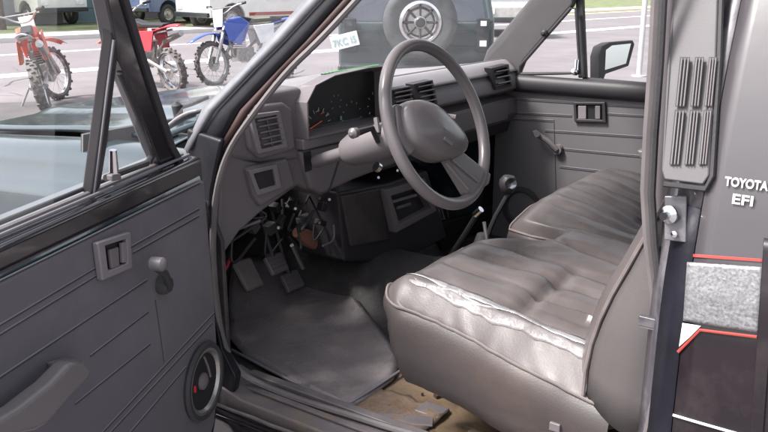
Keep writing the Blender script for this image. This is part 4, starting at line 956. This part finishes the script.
# painted strip above the trim, leaning back to the glass slot
q = MB(); q.add([dw(-.01,1.118,-.012), dw(1,1.118,-.012), dw(1,1.150,-.022), dw(1,1.166,-.040), dw(-.01,1.170,-.040), dw(-.01,1.152,-.022)], [(0,1,2,5), (5,2,3,4)]); q.build('painted_strip', 'teal_paint', door, ang=60)
for k, (z, n_, r_, m_) in enumerate(((1.170,-.046,.006,'strip'), (1.178,-.056,.004,'rubber'), (1.172,-.030,.003,'groove_light'))): MB().tube([dw(-.0,z,n_), dw(1,z,n_)], r_, 8).build('belt_seal', m_, door)
def line(a, b, m_='groove_light', r_=.0013, n=.0002, name='trim_groove'):
    MB().tube([oD(*a,n), oD(*b,n)], r_, 6).build(name, m_, tp)
for a, b in (((-40,348), (104,262)), ((131,246), (199,208)), ((-40,358), (104,270)), ((133,252), (199,215)), ((-40,403), (147,279)), ((90,355), (148,311)), ((75,403), (150,343)), ((100,434), (214,312)), ((108,434), (212,322)), ((128,434), (186,366)), ((-40,288+12), (200,182))):
    line(a, b)
    line((a[0], a[1]+1.5), (b[0], b[1]+1.5), 'groove_dark', .0014, 0)
line((155,300), (164,362), 'groove_dark', .0014, 0); line((156.3,300), (165.3,362), 'door_trim', .0012, 0)
# inner latch
q = MB(); o = [(98,243), (131,232), (133,268), (103,281)]; i_ = [(106,246), (127,239), (128,263), (109,271)]
q.frame([oD(*a,.012) for a in o], [oD(*a,.012) for a in i_], DN*-.012); dh = q.build('inner_handle', 'plastic_pad', door, bevel=.003)
dprism('recess', 'black', i_, .003, -.003, 0, dh); dprism('lever', 'plastic', [(110,250), (119,247), (120,266), (112,269)], .010, -.006, .002, dh)
dprism('lever', 'plastic_pad', [(122,243), (126,242), (127,262), (123,263)], .011, -.006, .001, dh)
# window crank
cc = oD(160,284,.0); q = MB(); q.lathe([(.018,0), (.018,.012), (.013,.02)], cc, DN, 16); c1_ = oD(158,264,.045); q.tube([cc+DN*.018, cc.lerp(c1_,.55)+DN*.012, c1_-DN*.012], [.008,.007,.007], 8); ck = q.build('window_crank', 'rubber', door)
MB().lathe([(.008,-.016), (.012,-.011), (.012,.009), (.008,.014), (.003,.016)], c1_, DN, 16).build('knob', 'plastic', ck)
# pull handle / armrest
ar = [(-60,452), (0,420), (20,408), (52,383), (72,362), (85,361), (93,368), (90,379), (72,398), (48,425), (36,432), (0,440), (-60,470)]
arm = MB().prism([oD(x, y, .052) for x, y in ar], DN*-.03).build('armrest', 'wheel_plastic', door, bevel=.009, seg=3)
MB().prism([oD(x, y, .028) for x, y in [(62,364), (78,359), (90,368), (88,380), (72,384)]], DN*-.028).build('armrest_foot', 'plastic', arm, bevel=.004)
MB().prism([oD(x, y, .028) for x, y in [(-40,440), (0,424), (30,420), (30,440), (-40,470)]], DN*-.028).build('armrest_foot', 'plastic', arm, bevel=.004)
# speaker
sc_ = oD(202,381,.0); ring = MB(); ring.lathe([(.080,0), (.082,.006), (.078,.012), (.070,.012), (.064,.004)], sc_, DN, 40, False); spk = ring.build('speaker', 'rubber', door)
MB().lathe([(.066,.006), (.069,.010), (.063,.010), (.058,.004)], sc_, DN, 40, False).build('ring', 'steel', spk)
MB().lathe([(.061,.005), (.052,.002), (.030,.0012), (.012,.001)], sc_, DN, 32, False).build('cone', 'black', spk)
MB().lathe([(.018,.001), (.017,.006), (.010,.010), (.001,.011)], sc_, DN, 20).build('dust_cap', 'strip', spk)
MB().tube([sc_+DN*.008+V((0,0,.055)), sc_+DN*.010-DD*.01+V((0,0,.03)), sc_+DN*.008-DD*.022+V((0,0,.0))], .0025, 6).build('broken_grille_bar', 'strip', spk)
MB().box(sc_+DN*.0+DD*.035, (.006,.006,.014)).build('tag', 'wire_red', spk)
for a in range(0): MB().lathe([(.004,0), (.003,.003)], sc_+DN*.012+(DD*cos(a*pi/2+.8)+V((0,0,1))*sin(a*pi/2+.8))*.074, DN, 8).build('screw', 'chrome', spk)
# window frame: leans inward like the closed door's glass
LE = .25
def oF(px, py, n=-.05): return oD(px, py, n, LE, 1.17)
def bar(name, m, l, r, th=.028, n=-.036, bevel=.004, parent=None):
    a = [oF(*p_, n) for p_ in l]; b = [oF(*p_, n) for p_ in r]; q = MB(); off = (DN-V((0,0,LE))).normalized()*-th
    k = len(a); vs = a+b+[p+off for p in a]+[p+off for p in b]; fs = []
    for i in range(k-1): fs += [(i,i+1,k+i+1,k+i), (2*k+i,3*k+i,3*k+i+1,2*k+i+1), (i,2*k+i,2*k+i+1,i+1), (k+i,k+i+1,3*k+i+1,3*k+i)]
    fs += [(0,k,3*k,2*k), (k-1,3*k-1,4*k-1,2*k-1)]
    q.add(vs, fs); return q.build(name, m, parent or door, bevel=bevel)
bar('window_frame', 'black_paint', [(96,-45), (107,0), (113,30), (118,57), (155,152), (163,170)], [(116,-45), (128,0), (137,30), (145,57), (174,146), (187,168)])
bar('frame_seal', 'rubber', [(113,-45), (124,0), (133,30), (141,57), (170,146), (182,168)], [(117,-45), (130,0), (139,30), (147,57), (176,146), (188,167)], .02, -.030, .002)
db = bar('division_bar', 'plastic_dark', [(110,10), (113,40), (99,144), (92,196)], [(116,10), (119,52), (108,144), (101,188)], .02, -.038)
bar('division_edge', 'groove_light', [(114,40), (100.5,144), (94,194)], [(115.5,40), (102,144), (95.5,193)], .003, -.0365, 0)
# top and rear of the frame, above the picture
t0 = oF(106,-45); ft = V((0,0,0))
def fw(s_, z): return dw(s_, z, -.05+LE*(z-1.17))
MB().tube([fw(.44,1.53), fw(.52,1.60), fw(.62,1.615), fw(.93,1.60), fw(.99,1.56), fw(1.0,1.17)], .02, 8).build('window_frame', 'black_paint', door)
# vent window
vg = [(119,66), (107,150), (104,176), (152,160), (150,150)]
vw = MB().add([oF(x, y, -.048) for x, y in vg], [tuple(range(5))]).build('vent_window', 'clear', door, smooth=False)
MB().tube([oF(x, y, -.044) for x, y in [(120,72), (150,142), (153,155), (147,163), (106,178)]], .006, 8).build('vent_seal', 'rubber', vw)
MB().tube([oF(113,150,-.035), oF(114,172,-.030)], [.006,.008], 8).build('vent_latch', 'chrome', vw)
MB().box(oF(114,177,-.032), (.016,.018,.010)).build('latch_base', 'strip', vw, bevel=.002)
dg = MB().add([fw(.40,1.16), fw(.98,1.16), fw(.98,1.59), fw(.62,1.60), fw(.45,1.50)], [(0,1,2,3,4)]).build('door_glass', 'door_glass', door, smooth=False)
# outside mirror on the driver's door
mc = dw(.50,1.20,-.17); q = MB(); q.box(mc, (.05,.09,.07), Matrix.Rotation(.3,3,'Z')); mr = q.build('door_mirror', 'rubber', door, bevel=.015, seg=3)
MB().box(mc+V((0,0,.038)), (.045,.075,.004), Matrix.Rotation(.3,3,'Z')).build('mirror_cap', 'louvre_light', mr, bevel=.002)
MB().tube([mc+V((0,.0,-.03)), dw(.48,1.15,-.12)], .012, 8).build('mirror_arm', 'rubber', mr)

# ---- passenger door
PY = 1.50
q = MB(); q.prism([V((x, PY+.012, z)) for x, z in [(.06,1.18), (1.10,1.18), (1.10,.52), (.0,.52), (.0,1.18)]], (0,.08,0)); pdr = q.build('passenger_door', 'black_paint', T, bevel=.006)
q = MB(); q.prism([V((x, PY, z)) for x, z in [(.05,1.135), (1.08,1.135), (1.08,.56), (.05,.56)]], (0,.012,0)); ptp = q.build('trim_panel', 'far_trim', pdr, bevel=.004)
q = MB(); rws = []
for i in range(9):
    a = -pi/2+pi*i/8; rws.append([V((x, PY-.004-.022*cos(a), 1.160+.030*sin(a))) for x in (.05,1.1)])
q.grid(rws); q.build('top_roll', 'plastic_dark', pdr, ang=80)
def pl_(a, b, m_='groove_light', r_=.0014, y=PY-.0005): MB().tube([oY(*a,y), oY(*b,y)], r_, 6).build('trim_groove', m_, ptp)
for a, b in (((513,98), (656,107)), ((512,112), (572,115)), ((606,113), (655,116)), ((514,118), (553,120)), ((545,130), (655,137)), ((560,148), (655,157)), ((560,166), (650,176))):
    pl_(a, b); pl_((a[0], a[1]+1.8), (b[0], b[1]+1.8), 'groove_dark')
pl_((554,120), (556,190), 'groove_dark')
q = MB(); o = [(573,102), (605,102), (606,123), (574,122)]; i_ = [(576,105), (602,105), (602,120), (577,119)]
q.frame([oY(*a,PY-.012) for a in o], [oY(*a,PY-.012) for a in i_], (0,.012,0)); ph = q.build('inner_handle', 'plastic_dark', pdr, bevel=.003)
MB().prism([oY(*a,PY-.002) for a in i_], (0,.001,0)).build('recess', 'black', ph, smooth=False)
MB().prism([oY(*a,PY-.010) for a in [(578,106), (586,106), (586,119), (578,119)]], (0,.005,0)).build('lever', 'plastic_pad', ph, bevel=.001)
MB().prism([oY(*a,PY-.010) for a in [(595,106), (600,106), (600,119), (595,119)]], (0,.005,0)).build('lever', 'plastic', ph, bevel=.001)
c = oY(559,149,PY); q = MB(); q.lathe([(.018,0), (.016,.02)], c, (0,-1,0), 14).tube([c+V((0,-.02,0)), oY(548,141,PY-.035), oY(537,134,PY-.04)], [.010,.009,.010], 8); pck = q.build('window_crank', 'strip', pdr)
MB().tube([oY(535,133,PY-.035), oY(537,134,PY-.06)], .011, 10).build('knob', 'plastic', pck)
MB().prism([oY(x, y, PY-.05) for x, y in [(636,150), (700,154), (700,164), (640,160)]], (0,.05,0)).build('armrest', 'plastic_pad', pdr, bevel=.008)
MB().lathe([(.075,0), (.078,.008), (.060,.010), (.055,.002)], V((.17,PY,.72)), (0,-1,0), 28, False).build('speaker', 'rubber', pdr)
# frame, vent window, A pillar inner
q = MB(); o = [(504,76), (512,64), (566,4), (572,-30), (584,-30), (585,77)]; 
vo = [(519,73), (519,68), (568,9), (574,6), (578,12), (579,73)]
q.prism([oY(x, y, PY+.02) for x, y in [(574,-40), (581,-40), (586,78), (578,78)]], (0,.02,0)); q.build('division_bar', 'rubber', pdr, bevel=.003)
q = MB(); q.prism([oY(x, y, PY-.005) for x, y in [(480,68), (486,50), (528,0), (575,-60), (612,-60), (574,0), (573,6), (570,9), (524,62), (520,72), (519,80), (480,84)]], (0,.03,0)); q.build('front_pillar', 'far_pillar', T, bevel=.012, seg=3)
MB().tube([oY(x, y, PY+.0) for x, y in [(519,76), (520,66), (571,8), (576,8), (580,73), (521,74)]], .006, 8).build('vent_seal', 'rubber', pdr)
MB().add([oY(x, y, PY+.03) for x, y in [(515,78), (515,60), (572,-4), (578,-4), (582,78)]], [(0,1,2,3,4)]).build('vent_window', 'clear', pdr, smooth=False)
MB().lathe([(.010,-.01), (.012,.006), (.006,.02)], oY(575,72,PY-.005), (0,-1,.3), 12).build('vent_latch', 'chrome', pdr)
MB().tube([oY(577,60,PY-.01), oY(576,70,PY-.02)], .006, 8).build('vent_latch', 'chrome', pdr)
MB().lathe([(.011,0), (.011,.012), (.004,.018)], oY(545,33,PY-.008), (0,-1,0), 12).build('garnish_clip', 'plastic_dark', T)
MB().add([V((x, PY+.03+.0, z)) for x, z in [(.33,1.17), (1.06,1.17), (1.06,1.60), (.42,1.60)]], [(0,1,2,3)]).build('door_glass', 'clear', pdr, smooth=False)
MB().tube([oY(x, y, PY+.03) for x, y in [(583,79), (640,84), (700,88)]], .007, 8).build('belt_seal', 'rubber', pdr)
MB().tube([V((.40,PY+.02,1.62)), V((1.08,PY+.02,1.62)), V((1.10,PY+.02,1.17))], .025, 8).build('window_frame', 'black_paint', pdr)
q = MB(); q.box((1.15,1.50,1.40), (.10,.08,.50)).box((1.15,1.52,.85), (.14,.10,.65)); q.build('rear_pillar', 'plastic', T)
# passenger mirror
MY = 1.72
o = [(599,80), (600,56), (603,47), (610,42), (633,40), (635,44), (628,66), (606,73), (603,82)]
mn = V((.85,-.5,.10)).normalized(); mp0 = oY(616,58,MY)
def oM(x, y, h=0): return on(x, y, mp0+mn*h, mn)
out_ = [(599,82), (599,56), (602,46), (610,42), (633,40), (635,44), (629,66), (606,74), (603,82)]
q = MB(); q.prism([oM(x, y) for x, y in out_], mn*-.05); pm = q.build('door_mirror', 'rubber', pdr, bevel=.004)
MB().prism([oM(x, y, .0025) for x, y in [(606,50), (612,45.5), (631,43.5), (626,63.5), (605,70)]], mn*-.002).build('mirror_glass', 'mirror_glass', pm, smooth=False)
MB().tube([oM(600,82,-.03), oY(601,84,PY+.08)], .018, 8).build('mirror_stalk', 'rubber', pm)

# green strip lying along the foot of the windscreen
gs = MB(); gs.tube([oZ(291,80,1.21), oZ(330,72.5,1.215), oZ(378,65,1.215)], .004, 6, flat=.6); gs.v = [p for p in gs.v]; tag(gs.build('green_strip', 'green'), 'thin green strip lying at the foot of the windscreen', 'tape')
